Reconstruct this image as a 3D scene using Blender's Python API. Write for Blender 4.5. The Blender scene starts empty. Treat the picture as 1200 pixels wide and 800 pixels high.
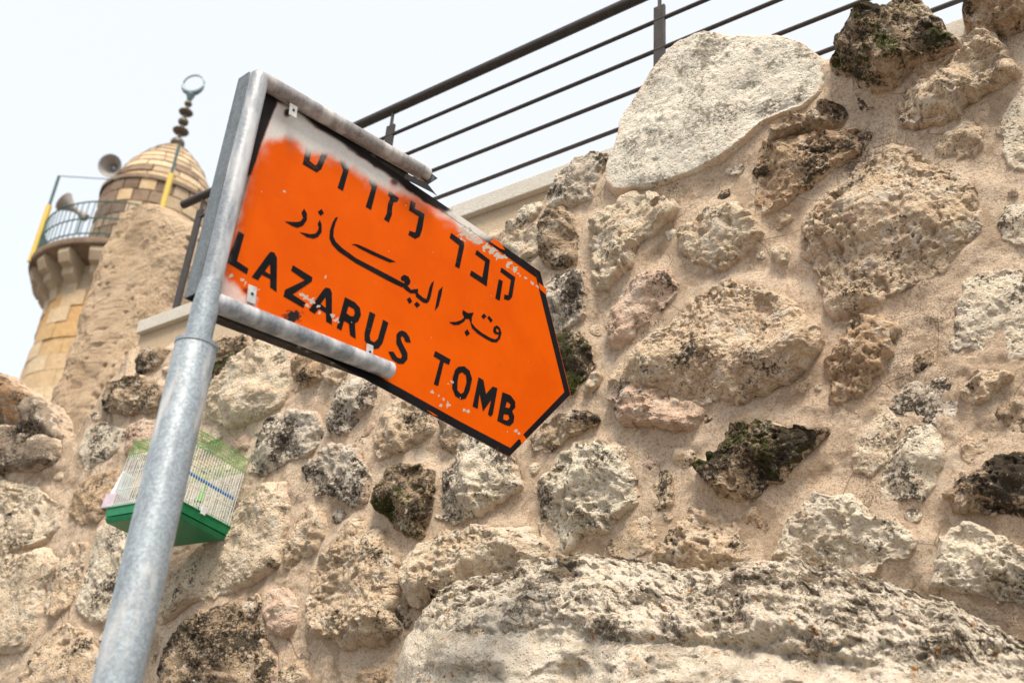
import bpy, bmesh, math, random
import numpy as np
from mathutils import Vector, Matrix, geometry
random.seed(7)
S = bpy.context.scene
COL = S.collection
PI = math.pi
# ------------------------------------------------------------------ camera, sky, sun, exposure
F = 35.0 / 36.0 * 1200.0
up = np.array([173.0, 2300.0, -F]); up /= np.linalg.norm(up)          # world up seen from the camera
fw = np.array([0, 0, -1.0]); yv = fw - up * fw.dot(up); yv /= np.linalg.norm(yv)
xv = np.cross(yv, up)
R = np.array([xv, yv, up])                                             # camera -> world rotation
CAM = np.array([0, 0, 1.5])
cd = bpy.data.cameras.new('camera'); cam = bpy.data.objects.new('camera', cd); COL.objects.link(cam)
cd.lens = 35; cd.sensor_width = 36; cd.clip_start = 0.05; cd.clip_end = 3000
cam.matrix_world = Matrix([list(R[0]) + [0], list(R[1]) + [0], list(R[2]) + [1.5], [0, 0, 0, 1]])
cd.dof.use_dof = True; cd.dof.focus_distance = 2.35; cd.dof.aperture_fstop = 4.5
S.camera = cam
SUN_AZ, SUN_EL = math.radians(180), math.radians(59)                    # azimuth clockwise from +Y
w = bpy.data.worlds.new('World'); S.world = w; w.use_nodes = True
wn, wl = w.node_tree.nodes, w.node_tree.links
wn.clear()
sky = wn.new('ShaderNodeTexSky'); sky.sky_type = 'NISHITA'; sky.sun_disc = False
sky.sun_elevation = SUN_EL; sky.sun_rotation = SUN_AZ
sky.air_density = 1.0; sky.dust_density = 4.0; sky.ozone_density = 1.0
hz = wn.new('ShaderNodeMix'); hz.data_type = 'RGBA'; hz.inputs[0].default_value = 0.75
hz.inputs[7].default_value = (7.1, 7.35, 7.6, 1)                      # thin bright overcast veil over the whole sky
wl.new(sky.outputs[0], hz.inputs[6])
bg = wn.new('ShaderNodeBackground'); bg.inputs[1].default_value = 0.1
wo = wn.new('ShaderNodeOutputWorld')
wl.new(hz.outputs[2], bg.inputs[0]); wl.new(bg.outputs[0], wo.inputs[0])
sd = bpy.data.lights.new('sun', 'SUN'); sd.energy = 2.8; sd.angle = math.radians(20); sd.color = (1, 0.89, 0.745)
sun = bpy.data.objects.new('sun', sd); COL.objects.link(sun)
sv = Vector((math.sin(SUN_AZ) * math.cos(SUN_EL), math.cos(SUN_AZ) * math.cos(SUN_EL), math.sin(SUN_EL)))
sun.rotation_euler = sv.to_track_quat('Z', 'Y').to_euler(); sun.location = sv * 20
S.view_settings.view_transform = 'Standard'; S.view_settings.look = 'None'
S.view_settings.exposure = 0.74; S.view_settings.gamma = 1
S.render.engine = 'CYCLES'
S.render.resolution_x = 1024; S.render.resolution_y = 682

# ------------------------------------------------------------------ pixel rays and the planes things stand on
def ray(px, py):
    d = R @ np.array([px - 600.0, 400.0 - py, -F]); return d / np.linalg.norm(d)
def rays(P):
    P = np.asarray(P, float)
    D = np.stack([P[:, 0] - 600, 400 - P[:, 1], np.full(len(P), -F)], 1) @ R.T
    return D
wall_dir = ray(-1250, 870); wall_dir[2] = 0; wall_dir /= np.linalg.norm(wall_dir)   # along the wall, to the left and away
wall_n = np.array([wall_dir[1], -wall_dir[0], 0.0])
if wall_n.dot([0, 1, 0]) > 0: wall_n = -wall_n                                       # out of the wall, to the camera
WP = 2.2
def wall_pts(P, off=0.0):
    """pixels -> (s,t) on the wall plane standing 'off' metres proud of the mortar"""
    D = rays(P); k = (WP - np.asarray(off)) / (-(D @ wall_n)); Q = CAM + D * k[:, None]
    return np.stack([Q @ wall_dir, Q[:, 2]], 1)
def W3(s, t, o):
    s, t, o = np.broadcast_arrays(np.asarray(s, float), np.asarray(t, float), np.asarray(o, float))
    return (s[..., None] * wall_dir + t[..., None] * np.array([0, 0, 1.0]) + (o[..., None] - WP) * wall_n)
def wp3(px, py, off=0.0): 
    s, t = wall_pts([(px, py)], off)[0]; return Vector(W3(s, t, off))
sd_ = ray(1736, 1050); sd_[2] = 0; sd_ /= np.linalg.norm(sd_)                         # along the sign, to the right and away
sn_ = np.array([sd_[1], -sd_[0], 0.0])                                                # sign face normal
r0 = ray(236, 380); POLE = CAM + r0 * (1.5 / np.hypot(r0[0], r0[1])); POLE[2] = 0
def sign_uv(P, off=0.0):
    D = rays(P); k = ((POLE - CAM) @ sn_ + off) / (D @ sn_); Q = CAM + D * k[:, None]
    return np.stack([(Q - POLE) @ sd_, Q[:, 2]], 1)
def SG(u, v, o=0.0):                                                                  # local to the sign root (at POLE)
    return Vector(u * sd_ + np.array([0, 0, v]) + o * sn_)
def sp(px, py, off=0.0):
    u, v = sign_uv([(px, py)], off)[0]; return SG(u, v, off)

# ------------------------------------------------------------------ numpy noise
_rng = np.random.RandomState(3)
_P = np.arange(256); _rng.shuffle(_P); _P = np.concatenate([_P, _P, _P])
_G = _rng.normal(size=(256, 3)); _G /= np.linalg.norm(_G, axis=1)[:, None]; _G = _G.astype(np.float32)
def perlin(p):
    p = np.asarray(p, np.float32); i = np.floor(p).astype(np.int32); f = p - i; i &= 255
    u = f * f * f * (f * (f * 6 - 15) + 10); out = 0
    for dx in (0, 1):
        wx = u[:, 0] if dx else 1 - u[:, 0]
        for dy in (0, 1):
            wy = u[:, 1] if dy else 1 - u[:, 1]
            for dz in (0, 1):
                wz = u[:, 2] if dz else 1 - u[:, 2]
                h = _P[_P[_P[i[:, 0] + dx] + i[:, 1] + dy] + i[:, 2] + dz]
                g = _G[h]
                out = out + wx * wy * wz * (g[:, 0] * (f[:, 0] - dx) + g[:, 1] * (f[:, 1] - dy) + g[:, 2] * (f[:, 2] - dz))
    return out * 1.6
def fbm(p, o=4, gain=.5):
    a, s, r = 1.0, 1.0, 0
    for k in range(o): r = r + a * perlin(p * s + 17.3 * k); s *= 2.03; a *= gain
    return r
def ridged(p, o=4, gain=.5):
    a, s, r = 1.0, 1.0, 0
    for k in range(o): r = r + a * (1 - 2 * np.abs(perlin(p * s + 9.1 * k))); s *= 2.1; a *= gain
    return r
_J = _rng.rand(256, 3).astype(np.float32)
def worley(p):
    p = np.asarray(p, np.float32); i = np.floor(p).astype(np.int32); f = p - i
    d1 = np.full(len(p), 9.0, np.float32)
    for dx in (-1, 0, 1):
        for dy in (-1, 0, 1):
            for dz in (-1, 0, 1):
                h = _P[_P[_P[(i[:, 0] + dx) & 255] + ((i[:, 1] + dy) & 255)] + ((i[:, 2] + dz) & 255)]
                q = _J[h] + np.array([dx, dy, dz], np.float32) - f
                d1 = np.minimum(d1, (q * q).sum(1))
    return np.sqrt(d1)
def sstep(a, b, x):
    t = np.clip((x - a) / (b - a), 0, 1); return t * t * (3 - 2 * t)

# ------------------------------------------------------------------ object helpers
def tag(o, label=None, cat=None, group=None, kind=None):
    if label: o['label'] = label
    if cat: o['category'] = cat
    if group: o['group'] = group
    if kind: o['kind'] = kind
    return o
def empty(name, loc=(0, 0, 0), rz=0):
    o = bpy.data.objects.new(name, None); COL.objects.link(o); o.location = loc; o.rotation_euler[2] = rz
    o.empty_display_size = .1; return o
def link(name, me, parent=None, mat=None, kind=None, smooth=True):
    o = bpy.data.objects.new(name, me); COL.objects.link(o)
    if mat is not None and not me.materials: me.materials.append(mat)
    if parent is not None: o.parent = parent
    if kind: o['kind'] = kind
    if smooth: me.shade_smooth()
    return o
def mesh_np(name, V, quads):
    me = bpy.data.meshes.new(name); V = np.asarray(V, np.float32); Q = np.asarray(quads, np.int32)
    me.vertices.add(len(V)); me.vertices.foreach_set('co', V.ravel())
    n = Q.shape[1]
    me.loops.add(Q.size); me.loops.foreach_set('vertex_index', Q.ravel())
    me.polygons.add(len(Q)); me.polygons.foreach_set('loop_start', np.arange(0, Q.size, n, dtype=np.int32))
    me.polygons.foreach_set('loop_total', np.full(len(Q), n, np.int32))
    me.update(calc_edges=True); me.validate(); return me
def grid_quads(nr, nc, wrap=False):
    i = np.arange(nr - 1)[:, None]; c = nc if wrap else nc - 1; j = np.arange(c)[None, :]; j2 = (j + 1) % nc
    return np.stack([i * nc + j, i * nc + j2, (i + 1) * nc + j2, (i + 1) * nc + j], -1).reshape(-1, 4)
class MB:
    def __init__(s): s.bm = bmesh.new()
    def hexa(s, c):                                     # eight corners, bottom ring then top ring
        v = [s.bm.verts.new(p) for p in c]
        for f in ((3, 2, 1, 0), (4, 5, 6, 7), (0, 1, 5, 4), (1, 2, 6, 5), (2, 3, 7, 6), (3, 0, 4, 7)):
            s.bm.faces.new([v[k] for k in f])
        return s
    def box(s, c, h, ax=None):
        c = Vector(c); X, Y, Z = ax or (Vector((1, 0, 0)), Vector((0, 1, 0)), Vector((0, 0, 1)))
        q = [c + X * (a * h[0]) + Y * (b * h[1]) + Z * (d * h[2]) for d in (-1, 1) for a, b in ((-1, -1), (1, -1), (1, 1), (-1, 1))]
        return s.hexa(q)
    def tube(s, pts, r, n=12, caps=True):
        pts = [Vector(p) for p in pts]; rs = r if isinstance(r, (list, tuple)) else [r] * len(pts); rings = []
        ref = None
        for k, p in enumerate(pts):
            d = (pts[min(k + 1, len(pts) - 1)] - pts[max(k - 1, 0)]).normalized()
            if ref is None: ref = Vector((0, 0, 1)) if abs(d.z) < .9 else Vector((1, 0, 0))
            a = d.cross(ref).normalized(); b = d.cross(a).normalized()
            rings.append([s.bm.verts.new(p + (a * math.cos(2 * PI * j / n) + b * math.sin(2 * PI * j / n)) * rs[k]) for j in range(n)])
        for k in range(len(rings) - 1):
            for j in range(n):
                s.bm.faces.new((rings[k][j], rings[k][(j + 1) % n], rings[k + 1][(j + 1) % n], rings[k + 1][j]))
        if caps: s.bm.faces.new(rings[0][::-1]); s.bm.faces.new(rings[-1])
        return s
    def lathe(s, c, prof, n=48, caps=True):
        c = Vector(c); rings = [[s.bm.verts.new(c + Vector((r * math.cos(2 * PI * j / n), r * math.sin(2 * PI * j / n), z))) for j in range(n)] for r, z in prof]
        for k in range(len(rings) - 1):
            for j in range(n):
                s.bm.faces.new((rings[k][j], rings[k][(j + 1) % n], rings[k + 1][(j + 1) % n], rings[k + 1][j]))
        if caps: s.bm.faces.new(rings[0][::-1]); s.bm.faces.new(rings[-1])
        return s
    def build(s, name, mat, parent=None, smooth=False, bevel=0, kind=None):
        bmesh.ops.recalc_face_normals(s.bm, faces=s.bm.faces)
        if bevel: bmesh.ops.bevel(s.bm, geom=list(s.bm.edges), offset=bevel, segments=2, affect='EDGES', profile=.6)
        me = bpy.data.meshes.new(name); s.bm.to_mesh(me); s.bm.free()
        o = link(name, me, parent, mat, kind, smooth=False)
        if smooth: me.shade_smooth(); me.set_sharp_from_angle(angle=math.radians(40))
        return o

# ------------------------------------------------------------------ materials
class NT:
    def __init__(s, name):
        s.m = bpy.data.materials.new(name); s.m.use_nodes = True; s.t = s.m.node_tree; s.n = s.t.nodes; s.l = s.t.links
        s.b = s.n['Principled BSDF']; s.geo = s.n.new('ShaderNodeNewGeometry')
    def put(s, inp, v):
        if hasattr(v, 'is_output') or isinstance(v, bpy.types.NodeSocket): s.l.new(v, inp)
        elif isinstance(v, (tuple, list)) and len(v) == 3 and inp.type == 'RGBA': inp.default_value = (*v, 1)
        else: inp.default_value = v
    def noise(s, scale, detail=6, rough=.6, vec=None, dist=0, off=0):
        k = s.n.new('ShaderNodeTexNoise'); k.inputs['Scale'].default_value = scale; k.inputs['Detail'].default_value = detail
        k.inputs['Roughness'].default_value = rough; k.inputs['Distortion'].default_value = dist
        v = vec or s.geo.outputs['Position']
        if off:
            a = s.n.new('ShaderNodeVectorMath'); s.put(a.inputs[0], v); a.inputs[1].default_value = (off, off * .7, off * 1.3); v = a.outputs[0]
        s.l.new(v, k.inputs['Vector']); return k.outputs['Fac']
    def voro(s, scale, feat='F1', out='Distance', vec=None):
        k = s.n.new('ShaderNodeTexVoronoi'); k.feature = feat; k.inputs['Scale'].default_value = scale
        s.l.new(vec or s.geo.outputs['Position'], k.inputs['Vector']); return k.outputs[out]
    def math(s, op, a, b=0.0):
        k = s.n.new('ShaderNodeMath'); k.operation = op; s.put(k.inputs[0], a); s.put(k.inputs[1], b); return k.outputs[0]
    def rng(s, v, a, b, c=0.0, d=1.0):
        k = s.n.new('ShaderNodeMapRange'); k.interpolation_type = 'SMOOTHSTEP'; s.put(k.inputs[0], v)
        k.inputs[1].default_value = a; k.inputs[2].default_value = b; k.inputs[3].default_value = c; k.inputs[4].default_value = d
        return k.outputs[0]
    def mix(s, f, a, b, mode='MIX'):
        k = s.n.new('ShaderNodeMix'); k.data_type = 'RGBA'; k.blend_type = mode; s.put(k.inputs[0], f); s.put(k.inputs[6], a); s.put(k.inputs[7], b)
        return k.outputs[2]
    def attr(s, name):
        k = s.n.new('ShaderNodeAttribute'); k.attribute_name = name; return k
    def bump(s, h, dist, strength=1.0, prev=None):
        k = s.n.new('ShaderNodeBump'); k.inputs['Strength'].default_value = strength; k.inputs['Distance'].default_value = dist
        s.l.new(h, k.inputs['Height'])
        if prev is not None: s.l.new(prev, k.inputs['Normal'])
        return k.outputs[0]
    def done(s, col, rough=.8, metal=0.0, normal=None, spec=.3):
        s.put(s.b.inputs['Base Color'], col); s.put(s.b.inputs['Roughness'], rough); s.put(s.b.inputs['Metallic'], metal)
        s.b.inputs['Specular IOR Level'].default_value = spec
        if normal is not None: s.l.new(normal, s.b.inputs['Normal'])
        return s.m

def stone_mat(name, A, B, lich=.5, lcol=(.035, .03, .022), moss=0.0, white=.35, rust=.0, fine=1.0):
    """A,B: two rock tones; lich: share of black lichen crust; moss, white, rust: share of each growth"""
    t = NT(name)
    n1 = t.noise(7, 4, .6, dist=.4); n2 = t.noise(38, 7, .68, off=3.1); n3 = t.noise(170, 6, .7, off=7)
    c = t.mix(t.rng(n1, .35, .65), A, B)
    c = t.mix(t.rng(n2, .35, .72, 0, .55), c, tuple(min(1, x * 1.45 + .06) for x in A))
    c = t.mix(t.math('MULTIPLY', t.rng(n3, .34, .54, .8, 0), t.rng(t.noise(6, 3, .6, off=51), .35, .62, .25, 1.0)), c, tuple(x * .42 for x in B))
    wm = t.math('MULTIPLY', t.rng(t.noise(20, 8, .72, off=11), .62 - .18 * white, .72 - .18 * white), .75)
    c = t.mix(wm, c, (.76, .68, .57))
    patch = t.noise(7.5, 4, .6, off=5)
    spk = t.noise(95, 8, .78, off=2)
    lm = t.math('ADD', t.math('MULTIPLY', patch, .75), t.math('MULTIPLY', spk, .75))
    th = .96 - .25 * lich
    lm = t.math('SUBTRACT', t.rng(lm, th - .03, th + .05), t.attr('clean').outputs['Fac'])
    lm = t.math('MAXIMUM', lm, 0.0)
    c = t.mix(t.math('MULTIPLY', lm, .92), c, lcol)
    if moss:
        mm = t.math('ADD', t.math('MULTIPLY', t.noise(8, 3, .6, off=20), .7), t.math('MULTIPLY', t.noise(90, 7, .7, off=21), .6))
        mm = t.rng(mm, .86 - .25 * moss, .93 - .25 * moss)
        c = t.mix(mm, c, t.mix(t.rng(n3, .4, .6), (.035, .038, .012), (.075, .08, .022)))
    if rust:
        rm = t.rng(t.noise(48, 6, .65, off=33), .74 - .2 * rust, .77 - .2 * rust)
        c = t.mix(rm, c, (.42, .19, .045))
    at = t.attr('bury')
    bf = t.math('ADD', at.outputs['Fac'], t.math('MULTIPLY', t.math('SUBTRACT', t.noise(24, 7, .7, off=41), .5), 2.3))
    mort = t.mix(t.rng(t.noise(260, 5, .75, off=8), .36, .60, .55, 0), (.78, .615, .465), (.44, .31, .21))
    c = t.mix(t.math('MULTIPLY', t.rng(bf, .62, .92), .92), c, mort)
    h = t.math('ADD', t.noise(110, 9, .72, off=1), t.math('MULTIPLY', t.noise(420, 4, .6), .35))
    h2 = t.math('SUBTRACT', h, t.math('MULTIPLY', t.rng(t.voro(95), .42, .12), .5))
    nb = t.bump(h2, .0105 * fine, .9)
    return t.done(c, .92, 0, nb, .15)

M = {}
M['cream'] = stone_mat('cream_limestone', (.78, .62, .46), (.66, .49, .34), .42, white=.6)
M['tan'] = stone_mat('tan_limestone', (.72, .55, .39), (.58, .42, .28), .48, white=.55)
M['grey'] = stone_mat('grey_lichen_limestone', (.66, .57, .46), (.52, .42, .32), .80, lcol=(.05, .038, .028), white=.9)
M['white'] = stone_mat('white_limestone', (.80, .68, .52), (.70, .56, .41), .58, lcol=(.06, .048, .036), white=.75)
M['dark'] = stone_mat('dark_crusted_limestone', (.52, .39, .26), (.31, .22, .145), .78, white=.5, moss=.1)
M['mossy'] = stone_mat('mossy_limestone', (.47, .35, .23), (.23, .165, .11), .84, white=.4, moss=.9)
M['pink'] = stone_mat('pinkish_limestone', (.72, .52, .395), (.57, .385, .275), .40, white=.55)
M['brown'] = stone_mat('brown_limestone', (.60, .435, .28), (.42, .285, .18), .60, white=.45)
M['slab'] = stone_mat('pale_slab_limestone', (.70, .64, .54), (.55, .505, .42), .68, lcol=(.24, .21, .165), white=.8, rust=.35, fine=.4)
M['ledge'] = stone_mat('lichen_ledge_limestone', (.76, .64, .51), (.62, .51, .39), .84, lcol=(.14, .11, .078), white=.9, rust=.6)
M['rocky'] = stone_mat('rusty_grey_limestone', (.44, .345, .25), (.30, .23, .16), .6, white=.5, rust=.7)

M['leftrock'] = stone_mat('orange_lichen_rock', (.36, .25, .16), (.20, .145, .10), .72, white=.3, rust=1.0)
M['leftdark'] = stone_mat('grey_brown_rock', (.34, .27, .20), (.20, .155, .115), .66, white=.4, rust=.5)

def mortar_mat():
    t = NT('lime_mortar')
    n1 = t.noise(2.6, 4, .6); n2 = t.noise(14, 6, .62, off=4); n3 = t.noise(260, 5, .75, off=8)
    c = t.mix(t.rng(n1, .35, .65), (.86, .69, .52), (.77, .60, .44))
    c = t.mix(t.rng(n2, .45, .75, 0, .7), c, (.70, .59, .46))
    n4 = t.noise(110, 5, .72, off=18)
    c = t.mix(t.rng(n4, .38, .50, .7, 0), c, (.40, .285, .19))
    c = t.mix(t.rng(n3, .38, .50, .6, 0), c, (.30, .20, .125))
    st = t.math('ADD', t.math('MULTIPLY', t.noise(3.3, 3, .6, off=9), .8), t.math('MULTIPLY', t.noise(230, 6, .75, off=12), .55))
    c = t.mix(t.math('MULTIPLY', t.rng(st, .755, .84), .85), c, (.11, .085, .06))
    dm = t.rng(t.noise(5, 5, .65, off=61), .50, .66, 0, .55); c = t.mix(dm, c, (.52, .385, .27))
    sm = t.rng(t.noise(12, 6, .7, dist=1.2, off=71), .56, .64, 0, .6); c = t.mix(sm, c, (.76, .65, .52))
    ck = t.math('MULTIPLY', t.rng(t.voro(7, 'DISTANCE_TO_EDGE'), .012, .003), t.rng(t.noise(4, 3, .5, off=81), .54, .60)); c = t.mix(t.math('MULTIPLY', ck, .7), c, (.22, .15, .10))
    pch = t.rng(t.noise(9, 4, .5, off=30), .57, .60)
    c = t.mix(t.math('MULTIPLY', pch, .5), c, (.40, .285, .19))
    h = t.math('ADD', t.noise(260, 6, .78), t.math('MULTIPLY', t.noise(60, 7, .7, off=5), 1.6))
    return t.done(c, .95, 0, t.bump(h, .0075, .95), .08)
M['mortar'] = mortar_mat()
def plaster_mat(name, A, B, s=.003):
    t = NT(name); n = t.noise(5, 6, .6); k = t.noise(120, 6, .7, off=3)
    c = t.mix(t.rng(n, .3, .7), A, B); c = t.mix(t.rng(k, .35, .6, .35, 0), c, tuple(x * .6 for x in B))
    return t.done(c, .9, 0, t.bump(t.noise(150, 6, .7), s, .8), .15)
M['coping'] = plaster_mat('pale_concrete', (.66, .62, .56), (.58, .54, .47))
M['plaster'] = plaster_mat('beige_plaster', (.58, .47, .34), (.50, .39, .27))
def pier_mat():
    t = NT('rough_cast_plaster'); n = t.noise(6, 5, .6); k = t.noise(110, 8, .78, off=2)
    c = t.mix(t.rng(n, .3, .7), (.70, .54, .375), (.60, .44, .29))
    c = t.mix(t.rng(k, .33, .5, .7, 0), c, (.20, .13, .08))
    c = t.mix(t.rng(t.noise(3, 6, .7, off=8), .55, .7, 0, .5), c, (.55, .43, .31))
    return t.done(c, .95, 0, t.bump(t.noise(110, 9, .78), .016, .9), .1)
M['pier'] = pier_mat()
def ashlar(name, A, B, C):
    t = NT(name); oi = t.n.new('ShaderNodeObjectInfo')
    c = t.mix(t.rng(oi.outputs['Random'], .0, 1.0), A, B)
    c = t.mix(t.rng(t.noise(.9, 5, .65), .5, .68), c, C)
    c = t.mix(t.rng(t.noise(9, 6, .7), .4, .65, .35, 0), c, tuple(x * .6 for x in A))
    return t.done(c, .9, 0, t.bump(t.noise(18, 6, .6), .03, .6), .15)
M['ashlar'] = ashlar('tower_ashlar', (.62, .45, .27), (.70, .56, .38), (.66, .53, .37))
M['ashlar_orange'] = ashlar('orange_ashlar', (.62, .37, .16), (.60, .42, .22), (.62, .46, .28))
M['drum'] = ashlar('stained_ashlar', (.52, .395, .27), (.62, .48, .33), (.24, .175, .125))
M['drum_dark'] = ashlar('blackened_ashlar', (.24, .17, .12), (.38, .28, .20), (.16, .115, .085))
M['joint'] = plaster_mat('tower_joint', (.56, .45, .32), (.48, .37, .25), .01)
M['street'] = plaster_mat('street_paving', (.17, .155, .14), (.13, .12, .105), .004)

def metal_mat(name, base, paint=0.0, rough=.45, metal=.75, rust=.0, pcol=(.72, .72, .72)):
    t = NT(name)
    mp = t.n.new('ShaderNodeVectorMath'); mp.operation = 'MULTIPLY'; t.l.new(t.geo.outputs['Position'], mp.inputs[0]); mp.inputs[1].default_value = (1, 1, .22); sv_ = mp.outputs[0]
    v = t.voro(300, out='Color'); sep = t.n.new('ShaderNodeSeparateColor'); t.l.new(v, sep.inputs[0])
    sp_ = t.math('ADD', t.math('MULTIPLY', sep.outputs[0], .5), t.math('MULTIPLY', t.noise(90, 6, .7), .6))
    c = t.mix(t.rng(sp_, .3, .8), tuple(x * .82 for x in base), tuple(min(1, x * 1.15) for x in base))
    c = t.mix(t.rng(t.noise(42, 8, .8, vec=sv_, off=3), .50, .68, 0, .6), c, tuple(x * .40 for x in base))
    pm = t.rng(t.noise(26, 4, .55, vec=sv_, off=6), .60 - .45 * paint, .85 - .45 * paint)
    c = t.mix(pm, c, pcol)
    if rust:
        rm = t.rng(t.noise(45, 6, .7, off=9), .72 - .2 * rust, .78 - .2 * rust); c = t.mix(rm, c, (.17, .08, .03))
    mt = t.math('MULTIPLY', t.math('SUBTRACT', 1.0, pm), metal)
    ro = t.rng(t.noise(35, 6, .6), .3, .7, rough - .08, rough + .15)
    return t.done(c, ro, mt, t.bump(t.noise(120, 6, .65), .0012, .5), .4)
M['galv'] = metal_mat('galvanised_steel', (.31, .355, .39), .20, .50, .35, pcol=(.60, .585, .56))
M['sprayed'] = metal_mat('white_sprayed_tube', (.26, .285, .31), .46, .42, .35, rust=.3, pcol=(.58, .585, .60))
M['top_tube'] = metal_mat('grimy_sprayed_tube', (.30, .28, .27), .40, .55, .3, rust=.2, pcol=(.55, .52, .49))
M['channel'] = metal_mat('grey_channel_steel', (.17, .195, .21), .03, .55, .35)
M['dark_channel'] = metal_mat('blackened_channel_steel', (.028, .025, .023), .0, .6, .2, rust=.05)
def simple(name, col, rough=.5, metal=0, nz=.12, spec=.4, bs=.4):
    t = NT(name); c = t.mix(t.rng(t.noise(40, 6, .65), .3, .7), tuple(x * (1 - nz) for x in col), tuple(min(1, x * (1 + nz)) for x in col))
    return t.done(c, rough, metal, t.bump(t.noise(150, 4, .6), .0006, bs), spec)
M['rail'] = simple('brown_painted_steel', (.050, .040, .034), .5, .2, .2, bs=.03)
M['tab'] = simple('worn_zinc_tab', (.55, .55, .53), .5, .3, .25)
M['green_tray'] = simple('green_plastic', (.005, .20, .075), .35, 0, .12)
M['green_wire'] = simple('green_wire', (.20, .43, .12), .4, 0)
M['white_wire'] = simple('white_wire', (.80, .82, .80), .4, 0)
M['blue'] = simple('blue_plastic', (.02, .20, .55), .4, 0)
M['white_plastic'] = simple('white_plastic', (.70, .72, .76), .35, 0)
M['mauve'] = simple('mauve_plastic', (.56, .46, .52), .35, 0)
M['seed'] = simple('seed_brown', (.20, .11, .08), .8, 0)
M['yellow'] = simple('yellow_post', (.68, .50, .10), .5, 0)
M['teal'] = simple('teal_painted_iron', (.06, .13, .12), .5, 0)
M['finial'] = simple('dull_bronze', (.14, .115, .085), .45, .3)
M['ring'] = simple('verdigris_ring', (.13, .18, .18), .4, .4)
M['horn'] = simple('dusty_horn', (.36, .335, .31), .6, 0)

def paint_mat(name, base, base2):
    t = NT(name); a = t.attr('wear_shade'); sep = t.n.new('ShaderNodeSeparateColor'); t.l.new(a.outputs['Color'], sep.inputs[0])
    grit = t.noise(700, 4, .7); gr2 = t.noise(130, 6, .65, off=2)
    c = t.mix(t.rng(t.noise(7, 6, .65), .35, .65), base, base2)
    c = t.mix(t.rng(t.noise(16, 8, .8, dist=.6, off=44), .58, .75, 0, .35), c, (.40, .075, .02))
    # a few small worn specks and scuffs
    c = t.mix(t.rng(t.noise(120, 3, .5, off=14), .745, .77), c, (.50, .42, .36))
    c = t.mix(t.math('MULTIPLY', t.rng(t.noise(30, 8, .8, off=24), .62, .75), .25), c, tuple(x * .5 for x in base))
    sf = t.math('ADD', sep.outputs[2], t.math('MULTIPLY', t.math('SUBTRACT', gr2, .5), .5))  # blue channel: black spray and scorch, plus shade painted in by the tubes
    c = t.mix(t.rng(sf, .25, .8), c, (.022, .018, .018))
    wf = t.math('ADD', sep.outputs[0], t.math('MULTIPLY', t.math('SUBTRACT', grit, .5), .35))
    c = t.mix(t.rng(wf, .12, .9), c, t.mix(t.rng(gr2, .3, .7), (.66, .62, .57), (.74, .70, .65)))
    cf = t.math('ADD', sep.outputs[1], t.math('MULTIPLY', t.math('SUBTRACT', gr2, .5), 1.6))
    c = t.mix(t.rng(cf, .60, .64), c, (.47, .43, .37))
    return t.done(c, .55, 0, t.bump(gr2, .0005, .3), .06)
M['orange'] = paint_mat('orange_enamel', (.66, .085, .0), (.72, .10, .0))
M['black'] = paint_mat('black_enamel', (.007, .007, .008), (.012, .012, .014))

# ------------------------------------------------------------------ ground
g = MB(); q = [Vector((x, y, 0)) for x, y in ((-900, -900), (900, -900), (900, 900), (-900, 900))]
g.bm.faces.new([g.bm.verts.new(p) for p in q]); tag(g.build('ground', M['street']), kind='structure')

# ------------------------------------------------------------------ rubble wall
wall = tag(empty('rubble_wall', W3(0.0, 0, 0).tolist()),
           'old rubble stone wall in sandy lime mortar behind the orange sign', 'wall')
W0 = np.array(W3(0.0, 0, 0))
TOP = [(-700, 720), (-300, 600), (-60, 530), (20, 522), (60, 530), (75, 515), (110, 470), (125, 448), (150, 436), (157, 404), (200, 398), (243, 402), (262, 392),
       (290, 384), (335, 386), (400, 355), (480, 315), (560, 275), (588, 262), (606, 246), (637, 230), (650, 206), (690, 184), (725, 176),
       (765, 150), (800, 112), (870, 86), (955, 72), (985, 68), (1040, 62), (1100, 44), (1125, 40), (1150, 34), (1200, 5), (1300, -45), (1500, -140)]
TW = wall_pts(TOP, 0.0)                                      # s decreases to the right
o_ = np.argsort(TW[:, 0]); TS, TZ = TW[o_, 0], TW[o_, 1]
def top_of(s): return np.interp(s, TS, TZ)

def smooth_outline(P, n=240, rough=.02, seed=0):
    P = np.asarray(P, float); c = P.mean(0)
    # Catmull-Rom through the corners, then polar radius by angle
    m = len(P); pts = []
    for i in range(m):
        a, b, c2, d = P[i - 1], P[i], P[(i + 1) % m], P[(i + 2) % m]
        for tt in np.linspace(0, 1, 10, endpoint=False):
            pts.append(.5 * ((2 * b) + (c2 - a) * tt * .8 + (2 * a * .8 - 5 * b * .88 + 4 * c2 * .85 - d * .66) * tt ** 2 * 0 ) if False else b + (c2 - b) * tt)
    pts = np.array(pts); v = pts - c; th = np.arctan2(v[:, 1], v[:, 0]); r = np.hypot(v[:, 0], v[:, 1])
    o = np.argsort(th); th, r = th[o], r[o]
    T = np.linspace(-PI, PI, n, endpoint=False)
    rr = np.interp(T, np.concatenate([th - 2 * PI, th, th + 2 * PI]), np.tile(r, 3))
    for _ in range(3): rr = (np.roll(rr, 1) + rr * 2 + np.roll(rr, -1)) / 4
    return c, T, rr

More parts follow.
